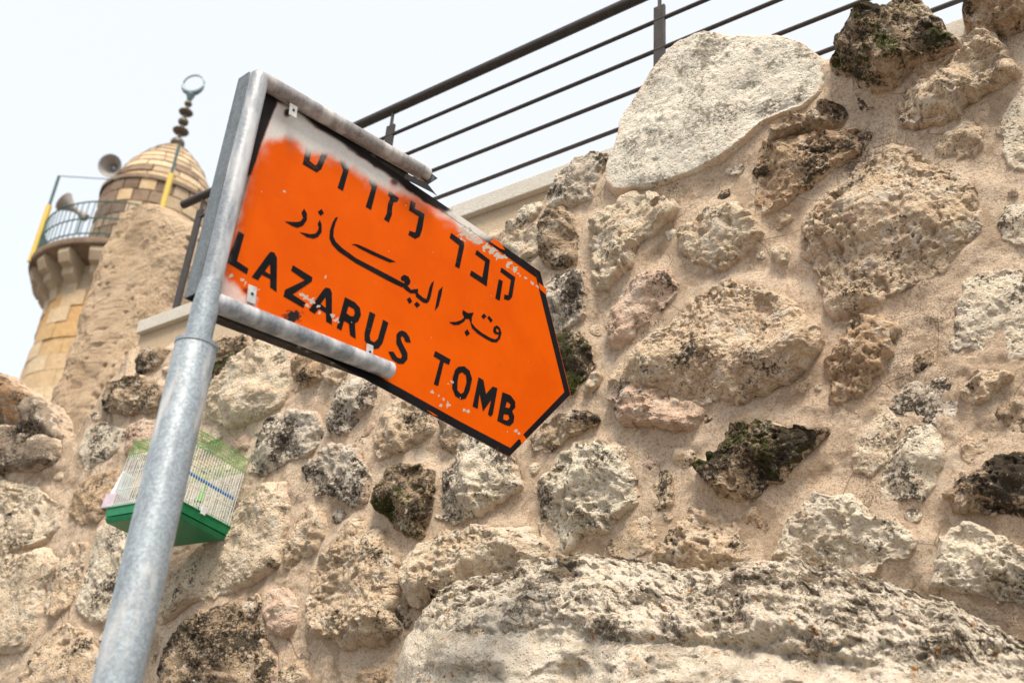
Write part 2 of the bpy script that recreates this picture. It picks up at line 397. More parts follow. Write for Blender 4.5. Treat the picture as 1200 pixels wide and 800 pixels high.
ROCK_ID = [0]; SOCK = []
def rock(P, mat, h=.06, px=None, tilt=(0, 0), rough=1.0, flat=.5, pits=1.0, name='stone', res=1.7, base=None, knob=.0, box=.5):
    """one wall stone: photograph outline carried to its own depth in the wall, rounded body h metres proud, buried behind"""
    ROCK_ID[0] += 1; k = ROCK_ID[0]
    Pp = np.asarray(P, float); size_px = max(np.ptp(Pp[:, 0]), np.ptp(Pp[:, 1]))
    h *= .9; P2 = wall_pts(Pp, .45 * h); c, T, rr = smooth_outline(P2); rr = rr * 1.065 + .004
    SOCK.append((c, T, rr, h))
    size = rr.mean()
    N = int(np.clip(size_px / res, 10, 190))
    a = np.linspace(-1, 1, N); X, Y = np.meshgrid(a, a); X, Y = X.ravel(), Y.ravel()
    u = X * np.sqrt(1 - Y * Y / 2); v = Y * np.sqrt(1 - X * X / 2)
    r = np.clip(np.hypot(u, v), 0, 1); th = np.arctan2(v, u)
    R_ = np.interp(th, np.append(T, PI), np.append(rr, rr[0]))
    rb = r ** .92
    s = c[0] + np.cos(th) * R_ * rb; t = c[1] + np.sin(th) * R_ * rb
    seed = k * 13.7
    q = np.stack([s, t, np.full_like(s, seed)], 1)
    # warp the outline, then the body
    e = np.clip(r, 0, 1) ** 3
    wv = fbm(q * 9, 4) * .016 * rough * e * min(1, size / .08)
    s = s + np.cos(th) * wv; t = t + np.sin(th) * wv
    pe = 2.2 + 3.5 * flat
    prof = (1 - r ** pe) ** (.55)
    body = h * prof
    rs = np.random.RandomState(k * 7 + 1)
    for _f in range(7):
        an = rs.uniform(0, 2 * PI); pl = h * (rs.uniform(.62, 1.0) + rs.uniform(.25, .7) * (1 - (r * (np.cos(th - an)) + .55)))
        d_ = body - pl; kk = .12 * h; body = np.where(d_ > 0, pl + kk * .3 * (1 - np.exp(-np.maximum(d_, 0) / kk)), body)
    lo = fbm(q * (1.1 / size) + 3, 3) * h * .62 / (1 + flat)
    tx = (tilt[0] * np.cos(th) + tilt[1] * np.sin(th)) * r * h
    mid = (ridged(q * np.array([13, 19, 13]) + fbm(q * 8, 2)[:, None] * .7, 4, .6) - .4) * .0075
    fine = fbm(q * 60, 4, .68) * .0085
    cf = float(np.random.RandomState(k + 500).uniform(20, 44)); w1 = worley(q * cf + fbm(q * 20, 2)[:, None] * .6); w2 = worley(q * 75)
    chunk = (np.minimum(w1, .75) - .45) * -.012 * (1 + knob * 1.1)
    pitm = sstep(-.15, .35, fbm(q * 7 + 40, 2))
    pit = -sstep(.38, .12, w2) * .010 * pitm * pits - sstep(.30, .08, w1) * .012 * sstep(.1, .5, fbm(q * 5 + 70, 2)) * pits
    h_scale = 1
    style = rs.uniform(0, 1); mk = .15 + .95 * sstep(-.15, .5, fbm(q * (2.0 / max(size, .1)) * .5 + 31, 2)); big = min(1, .16 / max(size, .05))
    mid = mid * mk; chunk = chunk * mk * (.35 + .85 * style) * big
    an = rs.uniform(-.5, .5); qs = (q[:, 0] * math.sin(an) + q[:, 1] * math.cos(an)); lay = perlin(np.stack([qs * 34 + fbm(q * 6, 2) * 1.2, q[:, 0] * 3, q[:, 2]], 1))
    mid = mid + (lay - .1) * .006 * sstep(.45, .8, rs.uniform(0, 1) + .0 * style) * mk
    pk = sstep(.42, .72, fbm(q * 13 + 90, 3)) * -.016; pit = pit + pk * min(1, size / .09)
    sc = min(.85, h / .06) * (.35 + .65 * min(1, size / .09)) * min(rough, 1.25)
    ed = sstep(1.0, .8, r)
    fine = fine * (.45 + .6 * mk)
    off = body + (lo + tx) * ed + (mid + chunk + fine + pit) * sc * (.35 + .65 * ed)
    off = off - .05 * sstep(.93, 1.0, r)
    b = 0.0 if base is None else base
    # sideways ruggedness so the flanks are not smooth
    side = fbm(q * 30 + 11, 3, .6) * .008 * rough * sstep(.4, .9, r) * min(1, size / .06)
    s = s + side; t = t + fbm(q * 30 + 51, 3, .6) * .008 * rough * sstep(.4, .9, r) * min(1, size / .06)
    V = W3(s, t, off + b); C0 = W3(c[0], c[1], b)
    me = mesh_np(name, V - C0, grid_quads(N, N)[:, ::-1])
    ba = me.attributes.new('bury', 'FLOAT', 'POINT'); ba.data.foreach_set('value', sstep(.74, 1.03, r).astype(np.float32))
    o = link(name, me, wall, mat); o.location = (C0 - W0).tolist()
    return o

def cr(o, sc, P): return [(o[0] + x / sc, o[1] + y / sc) for x, y in P]
A1 = ((900, 0), 4)
rock(cr(*A1, [(285, 290), (320, 220), (400, 120), (500, 70), (580, 20), (640, 0), (700, 5), (770, 50), (820, 130), (878, 190), (870, 215), (800, 245), (740, 270), (640, 310), (600, 370), (500, 390), (430, 370), (400, 330), (330, 320)]), M['mossy'], .15, rough=1.5, knob=.6)
rock(cr(*A1, [(605, 440), (620, 400), (700, 320), (800, 270), (900, 250), (960, 195), (1040, 180), (1100, 210), (1140, 290), (1145, 340), (1080, 390), (940, 480), (850, 550), (750, 580), (660, 605), (605, 580), (600, 500)]), M['tan'], .10, rough=1.3)
rock(cr(*A1, [(920, 70), (950, 10), (970, -40), (1200, -60), (1300, -40), (1300, 60), (1200, 115), (1100, 150), (1010, 165), (940, 140)]), M['brown'], .13, rough=1.3)
rock(cr(*A1, [(795, 650), (850, 580), (920, 545), (1000, 600), (1020, 670), (960, 745), (850, 750), (790, 700)]), M['tan'], .045)
rock(cr(*A1, [(1110, 560), (1160, 430), (1190, 390), (1300, 380), (1320, 700), (1200, 800), (1120, 770), (1105, 700)]), M['white'], .02, rough=.7)
rock(cr(*A1, [(280, 400), (330, 350), (360, 370), (360, 420), (310, 455), (280, 440)]), M['grey'], .015)
rock(cr(*A1, [(385, 430), (430, 430), (510, 435), (540, 470), (530, 515), (440, 525), (420, 480)]), M['pink'], .03)
STONES = [
 ('brown', .07, 1.2, [(885, 235), (888, 190), (897, 165), (930, 160), (975, 155), (1018, 150), (1012, 170), (990, 185), (975, 200), (950, 215), (920, 238), (895, 247)]),
 ('dark', .085, 1.2, [(897, 168), (903, 155), (915, 145), (950, 128), (985, 122), (993, 132), (985, 145), (960, 152), (930, 155), (912, 168)]),
 ('tan', .075, 1.25, [(940, 300), (942, 262), (960, 235), (985, 215), (1005, 190), (1020, 170), (1050, 168), (1070, 180), (1100, 195), (1140, 215), (1145, 250), (1140, 275), (1118, 298), (1090, 320), (1040, 345), (975, 368), (965, 345), (955, 310)]),
 ('white', .02, .6, [(1168, 255), (1180, 240), (1230, 238), (1240, 290), (1190, 285), (1175, 282)]),
 ('white', .035, 1.1, [(1113, 410), (1120, 375), (1135, 330), (1160, 320), (1200, 315), (1260, 320), (1270, 400), (1200, 418), (1160, 412)]),
 ('dark', .02, 1, [(1070, 428), (1075, 417), (1090, 413), (1100, 425), (1093, 433), (1075, 436)]),
 ('brown', .06, 1.3, [(968, 455), (975, 430), (985, 405), (992, 385), (1005, 372), (1030, 370), (1052, 378), (1045, 410), (1030, 430), (1015, 455), (1000, 470), (985, 475), (972, 465)]),
 ('tan', .05, .8, [(1125, 460), (1140, 440), (1165, 430), (1190, 440), (1170, 455), (1150, 472), (1140, 470)]),
 ('dark', .025, 1, [(1165, 490), (1175, 475), (1200, 462), (1230, 460), (1230, 500), (1195, 503), (1180, 500)]),
 ('grey', .02, 1.1, [(1045, 475), (1060, 455), (1085, 447), (1110, 445), (1120, 465), (1115, 490), (1100, 500), (1080, 495), (1050, 480)]),
 ('cream', .025, .9, [(1005, 500), (1040, 475), (1055, 500), (1040, 540), (1020, 560), (1000, 555), (995, 530)]),
 ('white', .03, .7, [(1050, 520), (1065, 500), (1100, 497), (1105, 530), (1095, 560), (1080, 585), (1050, 588), (1030, 580), (1030, 560)]),
 ('dark', .075, 1.4, [(1113, 580), (1125, 560), (1160, 545), (1180, 535), (1240, 530), (1240, 610), (1170, 600), (1130, 595)]),
 ('dark', .012, 1, [(1125, 520), (1135, 505), (1150, 515), (1145, 540), (1135, 545)]),
 ('mossy', .09, 1.5, [(816, 556), (825, 540), (845, 530), (850, 510), (860, 497), (880, 500), (900, 495), (940, 500), (975, 500), (955, 520), (930, 545), (900, 560), (880, 580), (860, 583), (835, 572)]),
 ('white', .055, 1, [(905, 655), (915, 625), (930, 600), (950, 580), (970, 578), (1000, 585), (1020, 605), (1050, 610), (1073, 632), (1065, 650), (1040, 655), (1000, 670), (950, 665)]),
 ('white', .07, 1.2, [(1098, 660), (1105, 635), (1130, 615), (1150, 618), (1175, 630), (1200, 645), (1250, 650), (1250, 715), (1200, 712), (1160, 700), (1120, 690), (1100, 680)]),
 ('tan', .085, 1.3, [(715, 448), (722, 430), (745, 410), (770, 395), (790, 370), (820, 345), (850, 330), (890, 335), (920, 345), (935, 370), (950, 375), (958, 400), (945, 430), (925, 445), (895, 460), (870, 472), (845, 460), (800, 470), (760, 460), (735, 458)]),
 ('pink', .07, 1.3, [(713, 465), (722, 445), (740, 446), (770, 452), (800, 462), (815, 480), (810, 500), (790, 505), (765, 497), (740, 500), (722, 485)]),
 ('pink', .055, 1, [(711, 390), (715, 370), (730, 350), (745, 330), (765, 316), (785, 318), (793, 335), (785, 350), (770, 365), (750, 380), (735, 400), (720, 405)]),
 ('cream', .06, 1.1, [(795, 285), (800, 265), (830, 245), (865, 238), (880, 255), (890, 275), (865, 300), (845, 316), (820, 308), (800, 300)]),
 ('cream', .065, 1.4, [(692, 268), (700, 255), (730, 235), (765, 225), (795, 235), (790, 250), (770, 265), (745, 290), (740, 310), (715, 330), (702, 335), (697, 315), (692, 290)]),
 ('dark', .06, 1.1, [(633, 300), (635, 270), (648, 248), (660, 245), (675, 260), (672, 290), (672, 305), (650, 315), (638, 312)]),
 ('grey', .065, 1.1, [(630, 350), (640, 330), (650, 323), (680, 320), (687, 350), (685, 365), (670, 378), (655, 388), (638, 375)]),
 ('mossy', .06, 1.1, [(640, 405), (655, 392), (680, 390), (690, 410), (695, 425), (680, 445), (670, 460), (650, 450)]),
 ('grey', .05, 1, [(637, 235), (650, 205), (675, 190), (700, 178), (720, 180), (705, 205), (690, 232), (660, 240), (640, 242)]),
 ('white', .04, 1, [(590, 265), (610, 248), (630, 235), (637, 240), (620, 258), (600, 275)]),
 ('cream', .04, 1, [(578, 290), (600, 275), (635, 262), (638, 280), (625, 300), (600, 310)]),
 ('white', .075, 1.5, [(630, 600), (632, 570), (650, 545), (670, 525), (700, 520), (730, 530), (745, 560), (748, 580), (730, 597), (705, 615), (680, 630), (660, 642), (640, 635), (632, 620)]),
 ('dark', .05, 1.2, [(623, 520), (635, 500), (655, 485), (680, 482), (700, 490), (690, 500), (665, 512), (650, 525), (630, 527)]),
 ('tan', .06, 1.4, [(770, 650), (780, 635), (800, 610), (815, 595), (830, 600), (860, 620), (873, 640), (870, 660), (840, 672), (800, 672), (775, 662)]),
 ('white', .07, 1.0, [(508, 580), (515, 560), (530, 545), (545, 515), (560, 495), (590, 505), (605, 545), (610, 570), (590, 580), (560, 600), (530, 612), (510, 600)]),
 ('dark', .045, 1.1, [(516, 500), (522, 480), (540, 485), (548, 505), (540, 522), (528, 530), (517, 520)]),
 ('tan', .06, 1.2, [(438, 520), (445, 490), (460, 475), (485, 465), (505, 472), (508, 500), (490, 520), (460, 530), (443, 540)]),
 ('grey', .055, 1.2, [(383, 505), (390, 480), (400, 455), (415, 442), (435, 445), (440, 465), (430, 480), (418, 495), (405, 508), (388, 510)]),
 ('grey', .06, 1.4, [(353, 548), (362, 540), (385, 525), (400, 520), (422, 525), (428, 545), (432, 570), (425, 590), (405, 590), (395, 578), (375, 578), (362, 565)]),
 ('grey', .06, 1.1, [(288, 550), (300, 520), (315, 490), (340, 480), (370, 485), (378, 510), (365, 528), (340, 540), (310, 552)]),
 ('cream', .085, .9, [(240, 480), (250, 450), (275, 420), (310, 398), (340, 405), (338, 440), (330, 470), (300, 490), (265, 497), (245, 490)]),
 ('brown', .06, 1.1, [(333, 445), (345, 420), (370, 408), (382, 415), (375, 445), (355, 455), (335, 458)]),
 ('tan', .05, 1, [(383, 420), (408, 425), (404, 442), (392, 455), (380, 445)]),
 ('mossy', .085, 1.3, [(438, 590), (445, 565), (460, 550), (490, 545), (507, 555), (507, 580), (505, 600), (490, 625), (475, 625), (455, 610)]),
 ('tan', .09, 1.3, [(358, 700), (365, 670), (380, 645), (400, 620), (415, 605), (430, 615), (450, 640), (460, 660), (465, 690), (462, 720), (468, 735), (450, 750), (410, 755), (375, 745), (362, 730)]),
 ('tan', .045, 1.1, [(330, 660), (338, 640), (345, 615), (360, 595), (380, 600), (378, 620), (370, 640), (350, 655), (335, 672)]),
 ('cream', .06, .9, [(178, 720), (190, 690), (215, 660), (250, 620), (285, 590), (310, 570), (335, 560), (335, 600), (328, 640), (325, 660), (300, 680), (260, 695), (225, 705), (190, 730)]),
 ('dark', .10, 1.4, [(185, 790), (195, 755), (215, 725), (255, 710), (300, 695), (305, 740), (320, 770), (315, 830), (180, 840)]),
 ('pink', .05, 1.1, [(307, 720), (315, 695), (335, 690), (350, 710), (348, 730), (335, 748), (318, 745)]),
 ('brown', .04, 1.1, [(400, 840), (405, 800), (420, 785), (450, 780), (460, 800), (460, 840)]),
 ('tan', .04, .8, [(320, 810), (330, 785), (350, 778), (362, 795), (365, 840), (320, 840)]),
 ('cream', .09, 1.3, [(470, 672), (490, 640), (520, 625), (560, 615), (610, 618), (640, 640), (630, 665), (570, 680), (530, 690), (510, 700), (495, 715), (478, 705)]),
 ('rocky', .05, 1.1, [(465, 710), (470, 690), (480, 672), (492, 672), (495, 690), (490, 715), (478, 740), (468, 730)]),
 ('white', .05, 1, [(90, 705), (98, 680), (105, 650), (115, 620), (140, 610), (160, 620), (158, 650), (140, 690), (125, 728), (105, 725), (92, 715)]),
 ('tan', .05, 1.1, [(53, 715), (55, 690), (62, 670), (75, 650), (85, 635), (102, 635), (98, 660), (88, 690), (80, 710), (65, 720)]),
 ('cream', .06, 1.1, [(-60, 665), (-10, 648), (30, 652), (55, 642), (68, 660), (50, 690), (45, 720), (30, 760), (0, 765), (-60, 770)]),
 ('cream', .06, 1.2, [(-60, 590), (0, 560), (40, 570), (70, 595), (65, 620), (45, 638), (10, 645), (-60, 650)]),
 ('tan', .07, 1.3, [(15, 840), (30, 785), (45, 760), (60, 740), (75, 730), (100, 740), (110, 760), (118, 780), (125, 840)]),
 ('brown', .035, 1.1, [(80, 600), (95, 570), (110, 555), (140, 550), (130, 590), (115, 610), (95, 615)]),
 ('white', .03, .6, [(90, 530), (100, 505), (125, 494), (148, 505), (140, 525), (120, 540), (100, 550)]),
 ('pink', .05, 1.1, [(150, 530), (153, 500), (170, 490), (195, 500), (190, 530), (165, 545), (152, 545)]),
 ('dark', .07, 1.2, [(118, 470), (125, 448), (145, 445), (165, 442), (190, 455), (210, 450), (205, 470), (180, 480), (150, 484), (125, 482)]),
 ('dark', .045, 1.1, [(160, 430), (165, 410), (180, 405), (197, 410), (190, 425), (175, 432), (162, 438)]),
 ('mossy', .05, .8, [(236, 460), (245, 437), (265, 420), (292, 400), (302, 408), (278, 430), (255, 452)]),
 ('dark', .045, 1, [(242, 408), (260, 395), (292, 392), (282, 405), (255, 418)]),
 ('mossy', .04, 1, [(297, 398), (310, 385), (335, 393), (328, 402), (305, 408)]),
 ('pink', .02, .8, [(268, 515), (280, 505), (295, 508), (290, 525), (275, 530)]),
 ('leftrock', .12, .9, [(-60, 430), (0, 440), (20, 453), (33, 462), (24, 500), (0, 506), (-60, 505)]),
 ('leftdark', .10, .8, [(33, 462), (50, 470), (62, 490), (68, 512), (50, 514), (25, 505)]),
 ('leftdark', .12, .9, [(-60, 512), (0, 500), (25, 501), (45, 508), (66, 514), (60, 540), (45, 548), (0, 552), (-60, 556)]),
 ('pink', .008, .4, [(761, 390), (768, 372), (783, 370), (782, 385), (770, 392)]),
 ('cream', .04, .3, [(905, 290), (915, 287), (926, 293), (922, 308), (910, 307)]),
 ('tan', .02, 1, [(905, 265), (918, 250), (929, 255), (915, 268)]),
 ('grey', .02, 1, [(690, 228), (694, 221), (703, 221), (704, 229), (697, 235)]),
 ('dark', .015, 1, [(841, 232), (846, 223), (853, 223), (856, 231), (848, 236)]),
 ('tan', .035, 1, [(684, 462), (690, 445), (700, 436), (706, 440), (700, 455), (689, 467)]),
 ('dark', .02, 1, [(813, 500), (818, 490), (830, 487), (837, 491), (828, 498), (818, 503)]),
 ('tan', .02, .8, [(712, 640), (730, 615), (755, 605), (767, 620), (765, 645), (740, 655), (718, 650)]),
 ('tan', .02, 1, [(758, 575), (764, 556), (780, 550), (790, 562), (787, 590), (772, 600), (760, 592)]),
 ('brown', .006, .3, [(877, 655), (880, 628), (890, 622), (898, 636), (896, 658), (885, 663)]),
 ('tan', .03, 1, [(921, 460), (935, 448), (952, 442), (948, 454), (930, 463)]),
 ('white', .015, .5, [(112, 748), (118, 740), (128, 738), (126, 749), (118, 751)]),
 ('cream', .02, .5, [(187, 755), (190, 740), (199, 734), (199, 752), (192, 764)]),
 ('brown', .02, 1, [(864, 612), (870, 597), (888, 592), (899, 604), (892, 618), (876, 621)]),
 ('grey', .02, 1, [(850, 203), (856, 194), (868, 190), (873, 196), (864, 206)]),
 ('tan', .02, 1, [(1128, 520), (1140, 503), (1155, 508), (1152, 530), (1138, 545), (1128, 538)]),
 ('grey', .02, 1, [(390, 605), (395, 597), (404, 599), (402, 610), (394, 614)]),
 ('brown', .01, .5, [(828, 470), (836, 462), (846, 466), (842, 478), (832, 480)]),
 ('cream', .02, .6, [(384, 462), (388, 452), (404, 444), (406, 450), (396, 459), (388, 463)]),
 ('pink', .012, .5, [(420, 510), (430, 500), (440, 494), (440, 500), (428, 511), (420, 514)]),
]
for m_, h_, ro_, P_ in STONES: rock(P_, M[m_], h_, rough=ro_, flat=random.uniform(.15, .7), tilt=(random.uniform(-.25, .25), random.uniform(-.1, .35)), knob=(1 if m_ in ('grey', 'white') else .2))
# the big pale slab: nearly flat face, leaning on the wall top
rock([(714, 215), (713, 200), (728, 160), (730, 140), (755, 105), (765, 85), (790, 55), (825, 40), (860, 45), (900, 42), (935, 50), (958, 68), (962, 85), (955, 110), (940, 122), (910, 133), (895, 140), (870, 165), (840, 185), (800, 203), (765, 215), (725, 224)], M['slab'], .085, rough=.38, flat=2.4, pits=.3)
def blob(cx, cy, r):
    a0 = random.random() * 6; n = 9
    return [(cx + r * random.uniform(.8, 1.2) * 1.2 * math.cos(a0 - 2 * PI * i / n), cy + r * random.uniform(.75, 1.1) * math.sin(a0 - 2 * PI * i / n)) for i in range(n)]
# small packing stones and chips showing in the joints
_c = np.array([np.mean(P, 0) for _, _, _, P in STONES] + [(830, 130), (1050, 60), (1000, 95)]); _r = np.array([max(np.ptp(np.array(P), 0)) * .5 for _, _, _, P in STONES] + [125, 75, 40])
tries = 0; put = []
while len(put) < 120 and tries < 6000:
    tries += 1; x, y = random.uniform(0, 1200), random.uniform(60, 790); r = random.choice([4, 5, 6, 7, 9, 12])
    tp = np.interp(x, [p[0] for p in TOP], [p[1] for p in TOP])
    if y < tp + 20 or (x > 440 and y > 640) or x < 60 and y < 560: continue
    if (np.hypot(_c[:, 0] - x, _c[:, 1] - y) < _r * .86 + r).any() or any(math.hypot(a - x, b - y) < r + c_ + 6 for a, b, c_ in put): continue
    put.append((x, y, r)); rock(blob(x, y, r), M[random.choice(['cream', 'tan', 'tan', 'pink', 'cream', 'white', 'brown'])], random.uniform(.006, .022), rough=random.uniform(.5, 1), flat=random.uniform(.3, 1.2), res=1.3)
print('chips', len(put))
# more of the same wall just outside the picture
for x0 in range(-420, 480, 105):
    for y0 in (872, 965):
        rock(blob(x0 + random.uniform(-12, 12), y0 + random.uniform(-12, 12), random.uniform(34, 50)), M[random.choice(['cream', 'tan', 'grey', 'brown', 'white'])], random.uniform(.04, .08), res=4)
for x0 in (-380, -280, -180): 
    for y0 in (650, 760): rock(blob(x0, y0, 44), M[random.choice(['cream', 'tan', 'grey'])], .06, res=4)
for x0 in (1290, 1390, 1490):
    for y0 in (40, 140, 250, 360, 470, 580, 690): rock(blob(x0, y0 + random.uniform(-12, 12), random.uniform(36, 48)), M[random.choice(['cream', 'tan', 'brown', 'white'])], .06, res=4)

# mortar face: one undulating sheet with a rounded top edge going back
def mortar():
    sl = wall_pts([(-700, 600)])[0][0]; sr = wall_pts([(1520, 300)])[0][0]
    ss = [sr]
    while ss[-1] < sl: 
        d = math.hypot(ss[-1], WP); ss.append(ss[-1] + .0030 * d)
    ss = np.array(ss); n = len(ss)
    rows = 430
    tt = np.linspace(0, 1, rows)
    tt = np.where(tt < .06, tt / .06 * .30, .30 + (tt - .06) / .94 * .70)
    top = top_of(ss) + fbm(np.stack([ss * 9, ss * 0, ss * 0], 1), 4) * .018
    Sg, Tg = np.meshgrid(ss, tt); Tz = Tg * top[None, :]
    q = np.stack([Sg.ravel(), Tz.ravel(), np.zeros(Sg.size)], 1)
    o = fbm(q * 2.2, 3) * .020 + fbm(q * 9, 4) * .011 + ridged(q * np.array([7, 12, 7]) + fbm(q * 4, 2)[:, None], 3) * .0025 + fbm(q * 32, 4, .65) * .0052 - sstep(.25, .05, worley(q * 55)) * .004
    w1 = worley(q * 13); o -= sstep(.2, .06, w1) * .010 * sstep(.1, .4, fbm(q * 3 + 60, 2))
    for (c, T, rr, h) in SOCK:
        m = (np.abs(q[:, 0] - c[0]) < rr.max() * 1.2 + .1) & (np.abs(q[:, 1] - c[1]) < rr.max() * 1.2 + .1); ix = np.nonzero(m)[0]
        if not len(ix): continue
        dx, dy = q[ix, 0] - c[0], q[ix, 1] - c[1]; rad = np.hypot(dx, dy); Rr = np.interp(np.arctan2(dy, dx), np.append(T, PI), np.append(rr, rr[0]))
        wd = .035 + .4 * h; f = sstep(wd, -.01, rad - Rr)
        lift = h * .34 * f * (.75 + .35 * perlin(q[ix] * 14)) - .25 * h * sstep(-.01, -.04, rad - Rr)
        o[ix] = np.maximum(o[ix], o[ix] * (1 - f) + lift)
    edge = (top[None, :] - Tz).ravel(); o -= .03 * sstep(.05, 0, edge)
    V = [W3(q[:, 0], q[:, 1], o)]
    lo = o.reshape(rows, n)[-1]
    for dd in (.02, .05, .10, .18, .28):
        tz = top + .012 * math.sin(min(1, dd / .1) * 1.5) + fbm(np.stack([ss * 9, np.full(n, dd * 9), ss * 0 + 5], 1), 3) * .012
        V.append(W3(ss, tz, lo - dd))
    V.append(W3(ss, np.zeros(n), np.full(n, -.36)))
    V = np.concatenate(V)
    me = mesh_np('mortar', V - W0, grid_quads(rows + 6, n)[:, ::-1]); link('mortar', me, wall, M['mortar'])
mortar()

# the long ledge stone at the foot of the picture: bulges far out of the wall
def ledge():
    TX = [430, 458, 466, 478, 500, 520, 560, 600, 640, 700, 760, 800, 840, 900, 940, 960, 1010, 1060, 1110, 1150, 1200, 1260, 1400]
    TY = [900, 830, 775, 745, 720, 692, 676, 668, 655, 650, 657, 668, 668, 656, 650, 660, 671, 690, 705, 725, 752, 785, 860]
    nx, ny = 520, 190
    xs = np.linspace(440, 1390, nx); top = np.interp(xs, TX, TY)
    top = top + perlin(np.stack([xs * .03, xs * 0, xs * 0], 1)) * 5 + fbm(np.stack([xs * .09, xs * 0, xs * 0 + 4], 1), 3) * 3.5
    v = np.linspace(0, 1, ny) ** 1.15
    Xg, Vg = np.meshgrid(xs, v); bot = 1010.0
    Yg = top[None, :] + (bot - top[None, :]) * Vg
    X, Y = Xg.ravel(), Yg.ravel(); dt = (Y - np.tile(top, ny))
    crease = 742 + 22 * np.sin((X - 600) / 190.0) * .6 + np.clip((X - 850) * .16, 0, 90) - np.clip((640 - X) * -.0, 0, 0)
    dcr = Y - crease
    D = .07 + .17 * (1 - np.exp(-dt / 26.0)) + .05 * np.clip(dt / 100, 0, 1.5)
    D += .035 * sstep(-2, 30, dcr)
    q0 = np.stack([X * .0035, Y * .0055, X * 0], 1)
    D += fbm(q0 * 2.2, 4, .55) * .055 * sstep(0, 30, dt) + np.floor(fbm(q0 * 3 + 9, 2) * 2.0) * .005 * sstep(4, 20, dt)
    ends = np.minimum(1, np.maximum(0, (X - 440) / 70)) 
    D *= .35 + .65 * ends ** .5
    P = wall_pts(np.stack([X, Y], 1), D); q = np.stack([P[:, 0], P[:, 1], D * 2], 1)
    rg = np.where(dcr > 6, .35, 1.0); rg = .12 + .88 * sstep(14, -10, dcr)
    w1 = worley(q * 24 + fbm(q * 12, 2)[:, None] * .4)
    D2 = D + rg * (ridged(q * 12, 4, .55) * .011 - (np.minimum(w1, .75) - .45) * .024 + fbm(q * 45, 4, .62) * .007) + fbm(q * 5, 3) * .02
    D2 -= sstep(7, 0, np.abs(dcr)) * .010 * sstep(-.1, .3, perlin(q * 6))
    V = W3(P[:, 0], P[:, 1], D2).reshape(ny, nx, 3)
    back = V[0] - wall_n * .14 + np.array([0, 0, -.01]); backb = V[-1] - wall_n * .4
    V = np.concatenate([back[None] - wall_n * .25, back[None], V, backb[None]]).reshape(-1, 3)
    C0 = V.mean(0)
    me = mesh_np('ledge_stone', V - C0, grid_quads(ny + 3, nx))
    cl = (sstep(-34, 22, dcr + fbm(q * 7, 4) * 30) * (.75 + .5 * fbm(q * 14, 3))).reshape(ny, nx); cl = np.concatenate([cl[:1], cl[:1], cl, cl[-1:]]).ravel()
    me.attributes.new('clean', 'FLOAT', 'POINT').data.foreach_set('value', np.clip(cl, 0, 1).astype(np.float32)); o = link('ledge_stone', me, wall, M['ledge']); o.location = (C0 - W0).tolist()
    o['label'] = 'long jutting ledge stone crusted with grey lichen'
ledge()

# ------------------------------------------------------------------ parapet behind, with its coping
def wall_box(mb, s0, s1, z0, z1, o0, o1, org, slope=0.0):
    c = [Vector(W3(s, z, o)) - org for (z) in (z0, z1) for s, o in ((s0, o0), (s1, o0), (s1, o1), (s0, o1))]
    return mb.hexa(c)
a_ = wall_pts([(160, 377), (530, 240.7), (726, 168.6)], -.01); b_ = wall_pts([(553, 249), (645, 215)], -.01)
print('coping z', a_, b_)
# the street climbs a little, so coping and rails follow the line they are seen on
def line_fit(P, off):
    Q = wall_pts(P, off); k = np.polyfit(Q[:, 0], Q[:, 1], 1); return k
kc = line_fit([(160, 377), (350, 307), (530, 240.7), (726, 168.6)], -.01)
sL = wall_pts([(160, 385)], -.01)[0][0]; sR = wall_pts([(1500, 0)], -.01)[0][0]
par = tag(empty('parapet_wall', W3((sL + sR) / 2, 0, -.2).tolist()), 'low beige parapet with a pale concrete coping behind the rubble wall top', 'wall')
PO = Vector(par.location)
def strip(name, mat, z_hi, z_lo, o0, o1, n=8, s0=None, s1=None):
    s0 = sL if s0 is None else s0; s1 = sR if s1 is None else s1
    zz = lambda s, d: kc[0] * s + kc[1] - d
    mb = MB(); c = []
    for d in (z_lo, z_hi):
        for s, o in ((s0, o0), (s1, o0), (s1, o1), (s0, o1)): c.append(Vector(W3(s, zz(s, d), o)) - PO)
    mb.hexa(c); return mb.build(name, mat, par, bevel=.004 if name == 'coping' else 0)
thick = abs((wall_pts([(553, 232.2)], -.01) - wall_pts([(553, 249)], -.01))[0][1])
nseg = 7
for i in range(nseg):
    u0 = sL + (sR - sL) * i / nseg; u1 = sL + (sR - sL) * (i + 1) / nseg
    strip('coping', M['coping'], 0, thick, -.01, -.24, s0=u0 - .001, s1=u1 + .001 if i < nseg - 1 else u1)
strip('plaster_face', M['plaster'], thick, 1.2, -.035, -.22)

